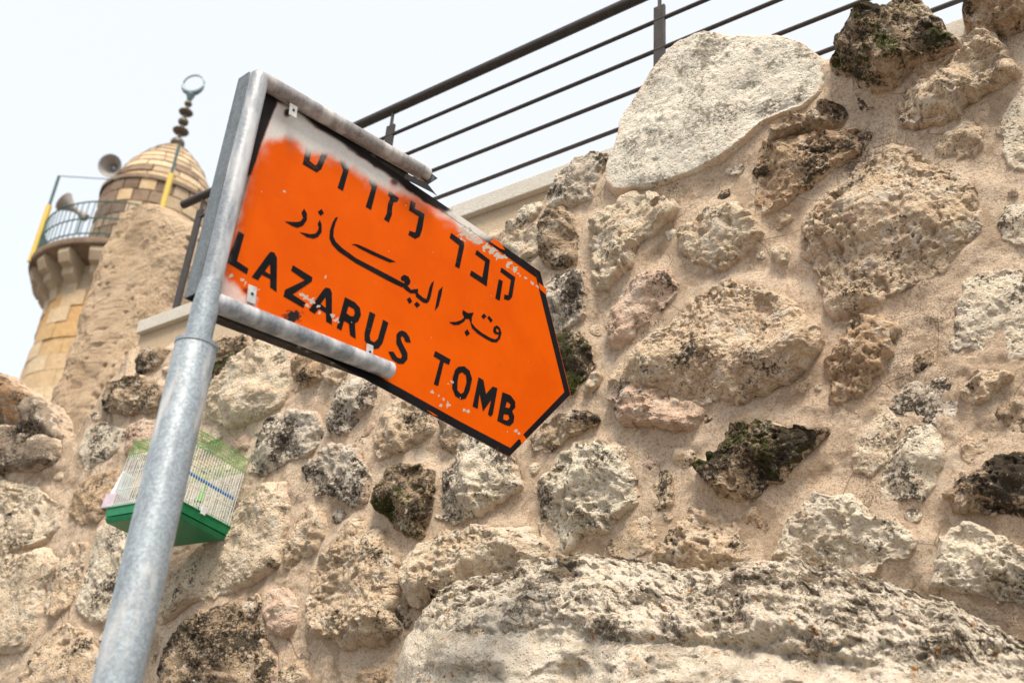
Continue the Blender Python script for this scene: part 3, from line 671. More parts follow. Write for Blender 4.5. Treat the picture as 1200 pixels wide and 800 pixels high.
# ------------------------------------------------------------------ railing
RO = -.13
HL = lambda x: 337.4 - .453 * x
BL = [lambda x: 355.0 - .429 * x, lambda x: 378.3 - .4145 * x, lambda x: 399.8 - .394 * x, lambda x: 425.7 - .378 * x]
rl = tag(empty('railing', wp3(500, 300, RO)), 'dark brown steel railing with five rails along the parapet top', 'railing')
RZ = Vector(rl.location)
def rw(x, y): return wp3(x, y, RO) - RZ
mb = MB(); mb.tube([rw(215, HL(215)), rw(500, HL(500)), rw(1500, HL(1500))], .0205, 20); mb.build('handrail', M['rail'], rl, smooth=True)
for f in BL:
    mb = MB(); mb.tube([rw(233, f(233)), rw(1500, f(1500))], .0078, 10); mb.build('rail', M['rail'], rl, smooth=True)
sH = wall_pts([(215, HL(215)), (1000, HL(1000))], RO); kh = np.polyfit(sH[:, 0], sH[:, 1], 1)
def post(px, py):
    s, t = wall_pts([(px, py)], RO)[0]; zt = kh[0] * s + kh[1]; zb = kc[0] * s + kc[1] - .01
    X = Vector(wall_dir); Y = Vector(wall_n); Z = Vector((0, 0, 1)); ztop = zt - .085
    p = MB(); base = Vector(W3(s, 0, RO)) - RZ
    p.box(base + Z * ((zb + ztop) / 2), (.021, .006, (ztop - zb) / 2), (X, Y, Z)); o = p.build('post', M['rail'], rl, bevel=.002)
    nk = MB(); nk.tube([base + Z * (ztop - .02), base + Z * (zt - .01)], .007, 8); nk.build('neck', M['rail'], o, smooth=True)
    bp = MB(); bp.box(base + Z * (zb + .008), (.045, .03, .005), (X, Y, Z)); bp.build('foot_plate', M['rail'], o, bevel=.001)
for px_, py_ in ((773, 60), (458, 150), (229, 270), (1060, -60), (1330, -150)): post(px_, py_)

# ------------------------------------------------------------------ rough-cast pier
def pier():
    PF = -.19
    LE = [(176, 254), (160, 264), (150, 275), (140, 297), (128, 325), (118, 352), (110, 378), (104, 402), (95, 430), (86, 455), (74, 492), (66, 520), (60, 560)]
    RE = [(196, 252), (222, 258), (237, 271), (236, 285), (231, 305), (222, 335), (214, 362), (206, 390), (198, 420), (190, 450), (180, 480), (172, 510), (160, 560)]
    L = wall_pts(LE, PF - .15); Rr = wall_pts(RE, PF - .15)
    n = 300; tt = np.linspace(0, 1, n); ti = np.linspace(0, 1, len(LE))
    L = np.stack([np.interp(tt, ti, L[:, i]) for i in (0, 1)], 1); Rr = np.stack([np.interp(tt, ti, Rr[:, i]) for i in (0, 1)], 1)
    m = 260; th = np.linspace(0, 2 * PI, m, endpoint=False)
    cx = np.sign(np.cos(th)) * np.abs(np.cos(th)) ** .55; cy = np.sign(np.sin(th)) * np.abs(np.sin(th)) ** .55
    C = (L + Rr) / 2; H = (L - Rr) / 2
    dep = .17 * np.minimum(1, .55 + tt * 9)
    s = C[:, 0:1] + H[:, 0:1] * cx[None, :]; z = C[:, 1:2] + H[:, 1:2] * cx[None, :]; o = PF - .17 + dep[:, None] * cy[None, :]
    V = W3(s, z, o); q = V.reshape(-1, 3)
    N = (s * 0)[..., None] + (cx[None, :, None] * wall_dir + cy[None, :, None] * wall_n)
    d = fbm(q * 4, 3) * .02 + fbm(q * 16, 4, .6) * .006 + fbm(q * 60, 3, .6) * .0025 - sstep(.3, .1, worley(q * 18)) * .022 * sstep(-.1, .4, fbm(q * 3 + 8, 2))
    V = (q + N.reshape(-1, 3) * d[:, None]).reshape(n, m, 3)
    cap = V[0].mean(0); V = np.concatenate([np.stack([cap + (V[0] - cap) * k + np.array([0, 0, .012 * (1 - k)]) for k in (.02, .5)]), V]).reshape(-1, 3)
    base = V[-m:].mean(0); root = tag(empty('stone_pier', base.tolist()), 'leaning rough-cast plastered pier between the minaret and the coping end', 'pier')
    me = mesh_np('pier_body', V - base, grid_quads(n + 2, m, True)[:, ::-1]); link('pier_body', me, root, M['pier'])
pier()

# ------------------------------------------------------------------ direction sign
sign = tag(empty('direction_sign', POLE.tolist()), 'bright orange arrow sign in Hebrew, Arabic and English on a galvanised pole', 'sign')
_, zj = sign_uv([(228, 402)])[0]; _, ztp = sign_uv([(303, 90)])[0]; _, zbt = sign_uv([(243, 348)])[0]
mb = MB(); mb.lathe((0, 0, 0), [(.0322, 0), (.0322, zj - .004), (.0305, zj)], 40, True); mb.build('pole', M['galv'], sign, smooth=True)
mb = MB(); mb.lathe((0, 0, 0), [(.0322, zj - .006), (.0334, zj - .005), (.0334, zj + .001), (.0322, zj + .002), (.0215, zj + .004)], 40, False); mb.build('sleeve_collar', M['galv'], sign, smooth=True)
mb = MB(); mb.lathe((0, 0, 0), [(.0212, zj - .03), (.0212, zbt - .02), (.0175, zbt + .03)], 32, True); mb.build('upper_pole', M['galv'], sign, smooth=True)
mb = MB(); mb.lathe((0, 0, 0), [(.0172, zbt - .03), (.0172, ztp - .006), (.0165, ztp + .002), (.012, ztp + .008)], 32, True); mb.build('frame_upright', M['sprayed'], sign, smooth=True)
U = Vector(sd_); N_ = Vector(sn_); Z_ = Vector((0, 0, 1))
def arm(p0, p1, r, name, mat, n0=0.0):
    a, b = sp(*p0), sp(*p1); mb = MB(); k = 14
    pts = [a.lerp(b, i / k) for i in range(k + 1)]
    mb.tube(pts, r, 28, caps=False)
    # open tube end: inner wall
    d = (b - a).normalized(); mb.tube([b - d * .05, b], r * .88, 28, caps=False)
    o = mb.build(name, mat, sign, smooth=True); return a, b, o
ta, tb, top_o = arm((305, 93), (500, 205), .0160, 'frame_arm', M['top_tube'])
ba, bb, bot_o = arm((246, 352), (457, 434), .0168, 'frame_arm', M['sprayed'])
# grey steel channel behind upright and lower arm
mb = MB()
def chan(mb, a, b, across, w, o0, o1, th=.0022, lip=.006):
    """open channel: web at the back, two flanges"""
    d = (b - a).normalized(); c = (a + b) / 2; L = (b - a).length / 2
    ac = across.normalized()
    mb.box(c + N_ * (o0 + th / 2), (L, w, th / 2), (d, ac, N_))
    for sg in (-1, 1):
        mb.box(c + N_ * ((o0 + o1) / 2 + th / 2) + ac * (sg * (w - th / 2)), (L, th / 2, (o1 - o0) / 2 - th / 2), (d, ac, N_))
        mb.tube([a + N_ * (o1 + .001) + ac * (sg * (w - .002)), b + N_ * (o1 + .001) + ac * (sg * (w - .002))], .0018, 6)
chan(mb, Vector((0, 0, zbt + .004)), Vector((0, 0, ztp + .008)), U, .0165, -.044, -.014)
mb.build('back_channel', M['channel'], sign)
dn = (bb - ba).normalized(); acb = dn.cross(N_)
mb = MB(); chan(mb, ba + dn * .0, bb - dn * .012, acb, .0155, -.040, -.016); mb.build('back_channel', M['dark_channel'], sign)
dt_ = (tb - ta).normalized(); act = dt_.cross(N_)
mb = MB(); chan(mb, ta, tb - dt_ * .02, act, .013, -.038, -.018); mb.build('back_channel', M['dark_channel'], sign)
# torn steel at the broken end of the upper arm
mb = MB()
for P in ([(497, 196), (513, 209), (507, 213), (502, 216), (494, 208)], [(476, 204), (500, 214), (512, 229), (508, 226), (490, 217), (474, 209)]):
    f = [mb.bm.verts.new(sp(x, y, .004 if P[0][0] > 480 else .010)) for x, y in P]; b_ = [mb.bm.verts.new(v.co - N_ * .0015) for v in f]
    mb.bm.faces.new(f); mb.bm.faces.new(b_[::-1])
    for i in range(len(f)): mb.bm.faces.new((f[i], b_[i], b_[(i + 1) % len(f)], f[(i + 1) % len(f)]))
mb.build('torn_flange', M['dark_channel'], sign)

# --- the panel, with masks for overspray, chips, scorch and painted shade by the tubes
PN = -.0125
CORN = [(312, 99), (633, 318), (668.8, 462), (597, 534.7), (246, 346)]
WHITE = np.array([(235, 400), (252, 335), (264, 290), (276, 255), (288, 205), (300, 178), (313, 163), (334, 156), (350, 168), (362, 178), (380, 180), (400, 187), (418, 198), (432, 210), (455, 219), (476, 226), (505, 240), (528, 256), (548, 272), (560, 280), (590, 270), (420, 90), (300, 60)], float)
WHITE2 = np.array([(240, 380), (255, 322), (264, 318), (270, 328), (284, 338), (300, 350), (300, 400)], float)
def sdist(P, poly):
    d = np.full(len(P), 1e9); ins = np.zeros(len(P), bool)
    for i in range(len(poly)):
        a, b = poly[i], poly[(i + 1) % len(poly)]; e = b - a; wv = P - a
        tt = np.clip((wv @ e) / (e @ e), 0, 1); d = np.minimum(d, np.hypot(*(wv - tt[:, None] * e).T))
        c = ((a[1] > P[:, 1]) != (b[1] > P[:, 1])); xx = (b[0] - a[0]) * (P[:, 1] - a[1]) / (b[1] - a[1] + 1e-12) + a[0]
        ins ^= c & (P[:, 0] < xx)
    return np.where(ins, -d, d)
CHIPS = [(546, 274, 7), (541, 270, 4), (553, 280, 4), (562, 283, 4), (570, 290, 5), (577, 294, 5), (583, 299, 5), (590, 301, 3.5), (597, 310, 3.5), (603, 316, 3.5), (609, 321, 2.5), (616, 326, 2), (623, 331, 2), (630, 336, 1.8),
         (353, 346, 3), (359, 349, 4), (366, 353, 4), (373, 359, 2), (360, 358, 2.5), (374, 366, 2), (390, 370, 3), (395, 375, 3), (288, 331, 2.5), (284, 328, 2), (271, 323, 2.5), (302, 337, 2),
         (507, 459, 2.5), (514, 463, 1.5), (516, 475, 2.2), (525, 474, 3), (520, 468, 1.6), (544, 480, 2), (549, 482, 2), (604, 505, 2.4), (608, 508, 2), (525, 449, 2), (531, 447, 1.6), (381, 324, 1.6), (333, 224, 2), (558, 282, 3)]
RCH = [(352, 172, 9), (420, 192, 10)]
def wear_shade(P):
    n1 = fbm(np.stack([P[:, 0] * .05, P[:, 1] * .05, P[:, 0] * 0], 1), 3)
    w = sstep(15, -11, sdist(P, WHITE) + n1 * 4)
    w = np.maximum(w, .62 * sstep(7, -7, sdist(P, WHITE2) + n1 * 4))
    w2 = .35 * sstep(34, 0, sdist(P, WHITE)); w = np.maximum(w, w2 * (.6 + .5 * n1))
    c = np.zeros(len(P))
    n2 = fbm(np.stack([P[:, 0] * .26, P[:, 1] * .34, P[:, 0] * 0 + 3], 1), 3)
    for x, y, r in CHIPS: c = np.maximum(c, sstep(r * 1.35, r * .45, np.hypot(P[:, 0] - x, P[:, 1] - y) + n2 * (r * .8 + 1.2)))
    # black overspray mixed with painted-on tube shade along the upper edge, painted shade beside the upright, and the scorch over the lower arm
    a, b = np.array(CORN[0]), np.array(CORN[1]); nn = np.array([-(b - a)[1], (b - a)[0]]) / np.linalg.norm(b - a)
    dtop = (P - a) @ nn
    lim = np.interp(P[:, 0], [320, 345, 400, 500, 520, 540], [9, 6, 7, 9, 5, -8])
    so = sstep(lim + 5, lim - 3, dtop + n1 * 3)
    dl = sdist(P, np.array([(305, 95), (328, 110), (323, 126), (311, 155), (294, 205), (283, 205), (300, 120)], float)); so = np.maximum(so, .95 * sstep(3, -2, dl + n1) * sstep(330, 200, P[:, 1]))  # shade of the gap next to the upright, painted into the panel colour
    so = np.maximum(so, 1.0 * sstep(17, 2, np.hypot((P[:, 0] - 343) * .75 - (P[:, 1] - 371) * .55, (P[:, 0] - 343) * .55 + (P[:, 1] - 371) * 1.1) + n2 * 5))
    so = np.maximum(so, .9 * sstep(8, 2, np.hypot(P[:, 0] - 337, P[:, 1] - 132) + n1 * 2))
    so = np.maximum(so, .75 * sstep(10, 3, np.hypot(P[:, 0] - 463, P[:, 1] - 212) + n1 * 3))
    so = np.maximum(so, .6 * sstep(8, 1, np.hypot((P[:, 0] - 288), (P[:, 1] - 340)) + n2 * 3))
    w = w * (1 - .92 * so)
    return np.stack([w, c, so], 1)
def set_wear_shade(me, P):
    a = me.color_attributes.new('wear_shade', 'FLOAT_COLOR', 'POINT'); w3 = wear_shade(P)
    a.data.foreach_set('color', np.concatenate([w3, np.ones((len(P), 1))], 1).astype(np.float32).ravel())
def project(V):                                    # sign-local points back to photograph coordinates, for the masks only
    D = (np.asarray(V) + POLE - CAM) @ R; return np.stack([600 + F * D[:, 0] / -D[:, 2], 400 - F * D[:, 1] / -D[:, 2]], 1)
c5 = sign_uv(CORN, PN)
def panel():
    TL, TR, TP, BT, BLc = c5
    # shear so that the left edge is a line u'=0
    def at(k, side):
        us = [TL, TR, TP] if side else [BLc, BT, TP]; return us
    n = 420; m = 170
    Lt = np.linalg.norm(TR - TL); Lt2 = np.linalg.norm(TP - TR); Lb = np.linalg.norm(BT - BLc); Lb2 = np.linalg.norm(TP - BT)
    ta_ = np.linspace(0, 1, n)
    f1 = Lt / (Lt + Lt2 * .55)
    def along(t, a, b, c):
        return np.where((t < f1)[:, None], a + (b - a) * (t / f1)[:, None], b + (c - b) * ((t - f1) / (1 - f1))[:, None])
    Tt = along(ta_, TL, TR, TP); Bb = along(ta_, BLc, BT, TP)
    vv = np.linspace(0, 1, m)
    UVp = Bb[None] + (Tt - Bb)[None] * vv[:, None, None]
    u, v = UVp[..., 0].ravel(), UVp[..., 1].ravel()
    # slight warping of the sheet
    bend = fbm(np.stack([u * 3, v * 3, u * 0], 1), 2) * .0012
    th = .002
    Fr = u[:, None] * sd_ + np.stack([u * 0, u * 0, v], 1) + (PN + bend * 0)[:, None] * sn_
    Bk = Fr - sn_ * th
    G = grid_quads(m, n); k = m * n
    edge = []
    idx = lambda r, c: r * n + c
    for c in range(n - 1): edge += [(idx(0, c), idx(0, c) + k, idx(0, c + 1) + k, idx(0, c + 1)), (idx(m - 1, c + 1), idx(m - 1, c + 1) + k, idx(m - 1, c) + k, idx(m - 1, c))]
    for r in range(m - 1): edge += [(idx(r + 1, 0), idx(r + 1, 0) + k, idx(r, 0) + k, idx(r, 0))]
    me = mesh_np('panel', np.concatenate([Fr, Bk]), np.concatenate([G, G[:, ::-1] + k, np.array(edge)]))
    P = project(np.concatenate([Fr, Bk])); set_wear_shade(me, P)
    me.materials.append(M['orange']); me.materials.append(M['black']); mi = np.zeros(len(me.polygons), np.int32); mi[len(G):] = 1; me.polygons.foreach_set('material_index', mi)
    return link('panel', me, sign, M['orange'], smooth=False)
pnl = panel()
def flat_polys(name, polys, mat, proud=.0006, seg=.006):
    """paint film: polygons (with holes) in photograph coordinates laid on the panel"""
    bm = bmesh.new()
    for loops in polys:
        uv = [sign_uv(l, PN + proud) for l in loops]
        vecs = [[Vector((a[0], a[1], 0)) for a in l] for l in uv]
        flat = [p for l in vecs for p in l]
        tris = geometry.tessellate_polygon(vecs)
        vs = [bm.verts.new((u_ * sd_[0] + (PN + proud) * sn_[0], u_ * sd_[1] + (PN + proud) * sn_[1], v_)) for u_, v_, _ in flat]
        for t in tris:
            try: bm.faces.new([vs[i] for i in t])
            except ValueError: pass
    for _ in range(5):
        le = [e for e in bm.edges if e.calc_length() > seg]
        if not le: break
        bmesh.ops.subdivide_edges(bm, edges=le, cuts=1); bmesh.ops.triangulate(bm, faces=bm.faces)
    for f in bm.faces:
        f.normal_update()
        if f.normal.dot(N_) < 0: f.normal_flip()
    me = bpy.data.meshes.new(name); bm.to_mesh(me); bm.free()
    V = np.array([v.co[:] for v in me.vertices]); set_wear_shade(me, project(V))
    return link(name, me, pnl, mat, smooth=False)
inner = [(318, 114), (552, 270), (628.5, 325), (632, 340), (661.5, 459), (598, 524.5), (540, 494), (470, 455), (256, 341)]
flat_polys('painted_border', [[[(313, 100), (545, 257), (633, 318.2), (668.4, 462), (597, 534.3), (540, 504), (247, 346.5)], inner[::-1]]], M['black'])
# little losses in the black border showing orange
for L_ in ([[[(574, 283), (580, 279.5), (587, 285), (592, 293), (586, 291), (580, 287)]], [[(631, 331), (640.5, 338), (639.5, 345), (633, 339)]], [[(607, 514), (613, 509), (617, 514), (611, 520), (610, 515)]], [[(500, 480), (507, 483.5), (514, 488), (508, 486)]]]): flat_polys('bare_patch', [L_], M['orange'], .0011)
gA, gB, gC, gD, gE, gF, gG = ((330, 160), 6.667), ((480, 220), 6.667), ((320, 220), 6.667), ((430, 300), 6.667), ((250, 260), 6.667), ((350, 330), 6.667), ((490, 400), 5.717)
heb = [[cr(*gA, p)] for p in (
    [(198, 70), (165, 215), (275, 280), (310, 255), (365, 125), (322, 112), (278, 215), (265, 228), (218, 190), (240, 85)],
    [(470, 168), (495, 180), (527, 255), (480, 425), (437, 400), (482, 262), (460, 205)],
    [(685, 335), (735, 350), (748, 385), (700, 573), (657, 548), (705, 395), (683, 355)],
    [(845, 425), (918, 483), (905, 512), (878, 510), (865, 550), (862, 610), (838, 670), (800, 645), (822, 600), (832, 520), (850, 480), (832, 455)],
    [(1010, 500), (1048, 520), (1040, 560), (1118, 605), (1100, 720), (1080, 780), (1045, 798), (990, 768), (1000, 735), (1045, 750), (1072, 625), (995, 575)])]
heb += [[cr(*gB, p)] for p in (
    [(325, 352), (425, 425), (428, 450), (390, 630), (355, 612), (388, 450), (313, 390)],
    [(525, 485), (628, 565), (603, 770), (470, 682), (482, 645), (568, 700), (590, 575), (512, 518)])]
heb += [[cr(*gD, p)] for p in (
    [(1050, 88), (1160, 165), (1135, 320), (1110, 345), (1070, 335), (1075, 300), (1105, 305), (1125, 185), (1042, 122)],
    [(1030, 180), (1062, 195), (1038, 348), (1003, 330)])]
for L_ in heb: flat_polys('hebrew_letter', [L_], M['black'])
ara = [[cr(*gC, p)] for p in (
    [(243, 162), (265, 200), (265, 250), (235, 295), (190, 312), (150, 298), (90, 262), (180, 268), (215, 262), (235, 235), (222, 195)],
    [(365, 250), (380, 285), (380, 345), (350, 385), (315, 397), (265, 385), (205, 345), (290, 362), (330, 358), (350, 335), (358, 305), (348, 285)],
    [(380, 165), (398, 200), (370, 218), (350, 187)],
    [(508, 228), (488, 232), (465, 270), (445, 330), (440, 395), (460, 440), (510, 495), (650, 590), (900, 725), (1010, 778), (1040, 748), (1012, 740), (900, 680), (650, 550), (540, 470), (490, 420), (472, 380), (475, 320), (490, 270)],
    [(610, 445), (640, 438), (670, 445), (780, 495), (960, 578), (910, 582), (780, 525), (680, 475), (640, 450)])]
ara += [[cr(*gD, p)] for p in (
    [(265, 165), (290, 145), (325, 160), (342, 195), (335, 215), (318, 232), (345, 262), (400, 255), (400, 290), (440, 325), (465, 335), (475, 300), (490, 240), (505, 210), (525, 192), (515, 240), (500, 310), (487, 350), (470, 367), (440, 362), (385, 318), (378, 290), (340, 290), (300, 262), (283, 242), (300, 215), (290, 195), (268, 188)],
    [(335, 320), (355, 355), (330, 372), (312, 335)], [(390, 355), (417, 380), (390, 403), (368, 375)],
    [(593, 235), (585, 290), (560, 390), (530, 427), (540, 370), (560, 270)],
    [(785, 570), (805, 605), (778, 625), (762, 592)], [(915, 447), (935, 470), (912, 492), (893, 470)], [(955, 465), (983, 500), (968, 520), (940, 480)])]
ara += [[cr(*gD, [(750, 420), (790, 445), (835, 440), (820, 480), (818, 520), (850, 560), (900, 600), (960, 635), (1000, 650), (1020, 640), (1030, 612), (1000, 608), (985, 585), (990, 555), (1015, 540), (1040, 560), (1052, 600), (1040, 645), (1015, 672), (980, 672), (920, 640), (860, 600), (820, 560), (800, 490), (770, 490), (760, 510), (720, 535), (680, 538), (640, 515), (700, 512), (735, 500), (760, 480), (745, 445)]),
         cr(*gD, [(1008, 570), (1020, 564), (1030, 578), (1030, 594), (1014, 592)])]]
for L_ in ara: flat_polys('arabic_stroke', [L_], M['black'])
eng = [[cr(*gE, [(198, 72), (242, 98), (185, 305), (275, 365), (262, 408), (105, 315)])],
       [cr(*gE, [(300, 430), (430, 250), (450, 232), (478, 240), (498, 280), (495, 547), (443, 510), (445, 445), (380, 412), (350, 455)]), cr(*gE, [(402, 385), (443, 328), (446, 410)])],
       [cr(*gE, [(622, 337), (775, 432), (770, 465), (620, 565), (720, 630), (705, 672), (548, 580), (560, 530), (715, 455), (607, 378)])],
       [cr(*gF, [(80, 220), (190, 65), (212, 45), (245, 52), (260, 85), (260, 335), (215, 310), (213, 245), (158, 210), (125, 250)]), cr(*gF, [(172, 172), (211, 120), (213, 205)])],
       [cr(*gF, [(362, 120), (440, 160), (480, 205), (487, 260), (465, 310), (440, 325), (447, 445), (402, 418), (392, 325), (355, 305), (335, 380), (297, 360)]), cr(*gF, [(390, 190), (432, 212), (440, 245), (428, 270), (400, 266), (374, 245)])],
       [cr(*gF, [(555, 232), (600, 255), (555, 420), (562, 458), (590, 472), (618, 448), (660, 295), (702, 320), (655, 480), (625, 520), (590, 525), (540, 495), (515, 455), (515, 400)])],
       [cr(*gF, [(765, 410), (785, 388), (808, 380), (840, 395), (865, 430), (877, 475), (835, 470), (822, 435), (806, 422), (798, 440), (806, 470), (852, 560), (850, 605), (820, 640), (780, 640), (730, 605), (700, 545), (740, 545), (770, 590), (798, 600), (808, 580), (800, 555), (762, 480)])],
       [cr(*gG, [(115, 62), (218, 120), (208, 155), (172, 140), (135, 298), (105, 285), (148, 125), (103, 98)])],
       [cr(*gG, [(270, 168), (310, 165), (345, 195), (362, 250), (345, 330), (320, 380), (290, 388), (250, 365), (228, 310), (232, 240), (248, 190)]), cr(*gG, [(295, 205), (320, 225), (325, 270), (305, 340), (285, 350), (263, 325), (265, 260), (275, 215)])],
       [cr(*gG, [(405, 238), (438, 258), (455, 350), (500, 300), (532, 312), (500, 490), (483, 502), (468, 485), (490, 390), (435, 467), (412, 350), (400, 450), (365, 433)])],
       [cr(*gG, [(565, 338), (620, 360), (650, 400), (652, 440), (630, 465), (645, 500), (640, 540), (615, 565), (590, 560), (530, 530)]), cr(*gG, [(595, 400), (620, 420), (612, 445), (585, 440)]), cr(*gG, [(575, 485), (605, 490), (612, 515), (595, 530), (570, 520)])]]
for L_ in eng: flat_polys('letter', [L_], M['black'])
# zinc tabs that hold the panel to the arms, and small rivets
for (x, y, wd, hg) in ((343.5, 130, .0085, .0125), (295, 345, .0085, .016), (433, 413, .008, .016)):
    c = sp(x, y, PN + (.022 if y < 200 else .004)); mb = MB(); mb.box(c, (wd, .0011, hg), (dt_ if y < 200 else dn, N_, (act if act.z > 0 else -act))); o = mb.build('mounting_tab', M['tab'], sign, bevel=.0006)
    mb = MB(); mb.tube([c + N_ * .0005 + Z_ * .001, c + N_ * .0022 + Z_ * .001], .0026, 10); mb.build('screw', M['dark_channel'], o)

# ------------------------------------------------------------------ bird cage hung on the wall
def cage():
    CO = .30
    near = np.array(wp3(203, 581, CO)); yaw = 0.0
    A = Vector(wall_dir); B = Vector(-wall_n)
    rot = Matrix.Rotation(math.radians(CAGE_YAW), 3, 'Z'); A = rot @ A; B = rot @ B
    root = tag(empty('birdcage', near.tolist()), 'small wire birdcage with green plastic tray hanging on the stone wall behind the pole', 'birdcage')
    la, lb, hh = CAGE_A, CAGE_B, CAGE_H
    tp = math.radians(6.5); B0 = B.copy(); B = B0 * math.cos(tp) - Vector((0, 0, 1)) * math.sin(tp); Zu = Vector((0, 0, 1)) * math.cos(tp) + B0 * math.sin(tp); P = lambda a, b, z: A * a + B * b + Zu * z
    mb = MB()
    def ring(mb, i0, i1, z0, z1): mb.hexa([P(i0, i0, z0), P(la - i0, i0, z0), P(la - i0, lb - i0, z0), P(i0, lb - i0, z0), P(i1, i1, z1), P(la - i1, i1, z1), P(la - i1, lb - i1, z1), P(i1, lb - i1, z1)])
    ring(mb, .012, .004, -.052, -.036); ring(mb, .018, .018, -.037, -.031); ring(mb, .004, 0, -.032, -.004); ring(mb, -.003, -.003, -.0045, 0); mb.build('tray', M['green_tray'], root, bevel=.0015)
    tw = hh * .80
    def wires(name, mat, z0, z1, hs, r=.00095, sides=True):
        mb = MB(); e = .006; nA, nB = int(la / .0115), int(lb / .0115)
        for i in range(nA + 1):
            a = e + (la - 2 * e) * i / nA
            for b in (e, lb - e): mb.tube([P(a, b, z0), P(a, b, z1)], r, 4, False)
        for i in range(1, nB):
            b = e + (lb - 2 * e) * i / nB
            for a in (e, la - e): mb.tube([P(a, b, z0), P(a, b, z1)], r, 4, False)
        for z in hs:
            cs = [P(e, e, z), P(la - e, e, z), P(la - e, lb - e, z), P(e, lb - e, z)]
            for i in range(4): mb.tube([cs[i], cs[(i + 1) % 4]], r * 1.5, 5, False)
        return mb.build(name, mat, root, kind='stuff')
    wires('wire_sides', M['white_wire'], 0, tw, [.012, tw * .33, tw * .66])
    wires('upper_wires', M['green_wire'], tw, hh, [tw, hh], .0009)
    mb = MB(); e = .006; n = int(la / .024)
    for i in range(n + 1):
        a = e + (la - 2 * e) * i / n; mb.tube([P(a, e, hh), P(a, lb / 2, hh + .006), P(a, lb - e, hh)], .0012, 4, False)
    mb.tube([P(e, lb / 2, hh + .006), P(la - e, lb / 2, hh + .006)], .002, 5); mb.build('wire_roof', M['green_wire'], root, kind='stuff')
    mb = MB(); mb.tube([P(.016, lb * .05, tw * .52), P(.016, lb * .95, tw * .50)], .006, 8); mb.build('perch', M['blue'], root, smooth=True)
    mb = MB(); mb.tube([P(la * .45, lb * .98, tw * .25), P(la * .1, lb * .4, tw * .2)], .003, 8); mb.build('perch', M['white_plastic'], root, smooth=True)
    mb = MB(); mb.box(P(la * .35, lb * .42, tw * .62), (.006, .012, .05), (A, B, Zu)); mb.build('mirror_toy', M['white_plastic'], root, bevel=.002)
    mb = MB(); mb.tube([P(la * .3, lb * .7, tw * .7), P(la * .3, lb * .7, tw * .35)], [.004, .012], 8); mb.build('green_toy', M['green_wire'], root, smooth=True)
    mb = MB(); mb.box(P(la * .02, lb * .5, .004), (.005, .006, .012), (A, B, Zu)); mb.build('door_clip', M['white_plastic'], root, bevel=.001)
    mb = MB(); mb.box(P(-.002, lb * .5, .004), (.003, .010, .014), (A, B, Zu)); mb.build('tray_clip', M['white_plastic'], root, bevel=.001)
    # feeder on the left side
    mb = MB(); mb.box(P(la + .012, .04, .030), (.028, .038, .026), (A, B, Zu)); fb = mb.build('feeder_cup', M['mauve'], root, bevel=.003)
    mb = MB(); mb.box(P(la + .012, .04, .008), (.0265, .0365, .0055), (A, B, Zu)); mb.build('seed', M['seed'], fb)
    mb = MB(); mb.hexa([P(la + .002, .008, .057), P(la + .026, .008, .057), P(la + .026, .07, .057), P(la + .002, .07, .057),
                        P(la + .002, .015, .145), P(la + .012, .015, .145), P(la + .012, .06, .145), P(la + .002, .06, .145)])
    mb.build('feeder_hopper', M['white_plastic'], fb, bevel=.002)
    mb = MB(); mb.tube([P(la * .5, lb * .5, hh + .005), P(la * .5, lb * .5, hh + .03), P(la * .5, lb * .8, hh + .04), P(la * .5, lb + .12, hh + .03)], .0022, 6); mb.build('hook', M['white_wire'], root, smooth=True)
    return root
CAGE_YAW, CAGE_A, CAGE_B, CAGE_H = 1, .34, .255, .25
cage()

# ------------------------------------------------------------------ minaret
MD = 20.0
def mpt(px, py):
    r = ray(px, py); return r * (MD / np.hypot(r[0], r[1])) + CAM
m0 = mpt(172, 300); MX, MY = m0[0], m0[1]; MA = math.atan2(MX, MY)
def mz(px, py): r = ray(px, py); return 1.5 + MD * r[2] / np.hypot(r[0], r[1])
vz = lambda y: (lambda x: mz(x, y))(172 + (300 - y) * (773 - 172) / 2200.0)      # height of the axis at picture row y
def pxm(y): 
    x = 172 + (300 - y) * .2732; r = ray(x, y); d = MD / np.hypot(r[0], r[1]); return d * abs(r @ (R @ np.array([0, 0, -1.0]))) / F   # metres per pixel there
mroot = tag(empty('minaret', (MX, MY, 0)), 'round sandstone minaret with a balcony and domed cap at far left', 'minaret')
def ringblocks(r0, r1, z0, z1, n, ph, mats, name='stone_block', gap=.012, dep=.12, pick=None):
    """one course: n curved blocks sharing one mesh"""
    meshes = {}
    a1 = 2 * PI / n; g = gap / r0
    for mi, mt in enumerate(mats):
        bm = bmesh.new(); k = 3; vs = []
        for z, rr in ((z0 + gap / 2, r0), (z1 - gap / 2, r1)):
            for rad in (rr, rr - dep):
                vs.append([bm.verts.new((rad * math.cos(a), rad * math.sin(a), z)) for a in np.linspace(g / 2, a1 - g / 2, k + 1)])
        o0, i0, o1, i1 = vs
        for j in range(k):
            bm.faces.new((o0[j], o0[j + 1], o1[j + 1], o1[j])); bm.faces.new((i0[j + 1], i0[j], i1[j], i1[j + 1]))
            bm.faces.new((o1[j], o1[j + 1], i1[j + 1], i1[j])); bm.faces.new((o0[j + 1], o0[j], i0[j], i0[j + 1]))
        bm.faces.new((o0[0], o1[0], i1[0], i0[0])); bm.faces.new((o0[k], i0[k], i1[k], o1[k]))
        bmesh.ops.recalc_face_normals(bm, faces=bm.faces)
        me = bpy.data.meshes.new(name); bm.to_mesh(me); bm.free(); me.materials.append(mt); meshes[mi] = me
    for i in range(n):
        mi = pick(i, a1 * i + ph) if pick else 0
        o = bpy.data.objects.new(name, meshes[mi]); COL.objects.link(o); o.parent = mroot; o.rotation_euler[2] = a1 * i + ph
        s = random.uniform(.988, 1.012); o.scale = (s, s, 1)
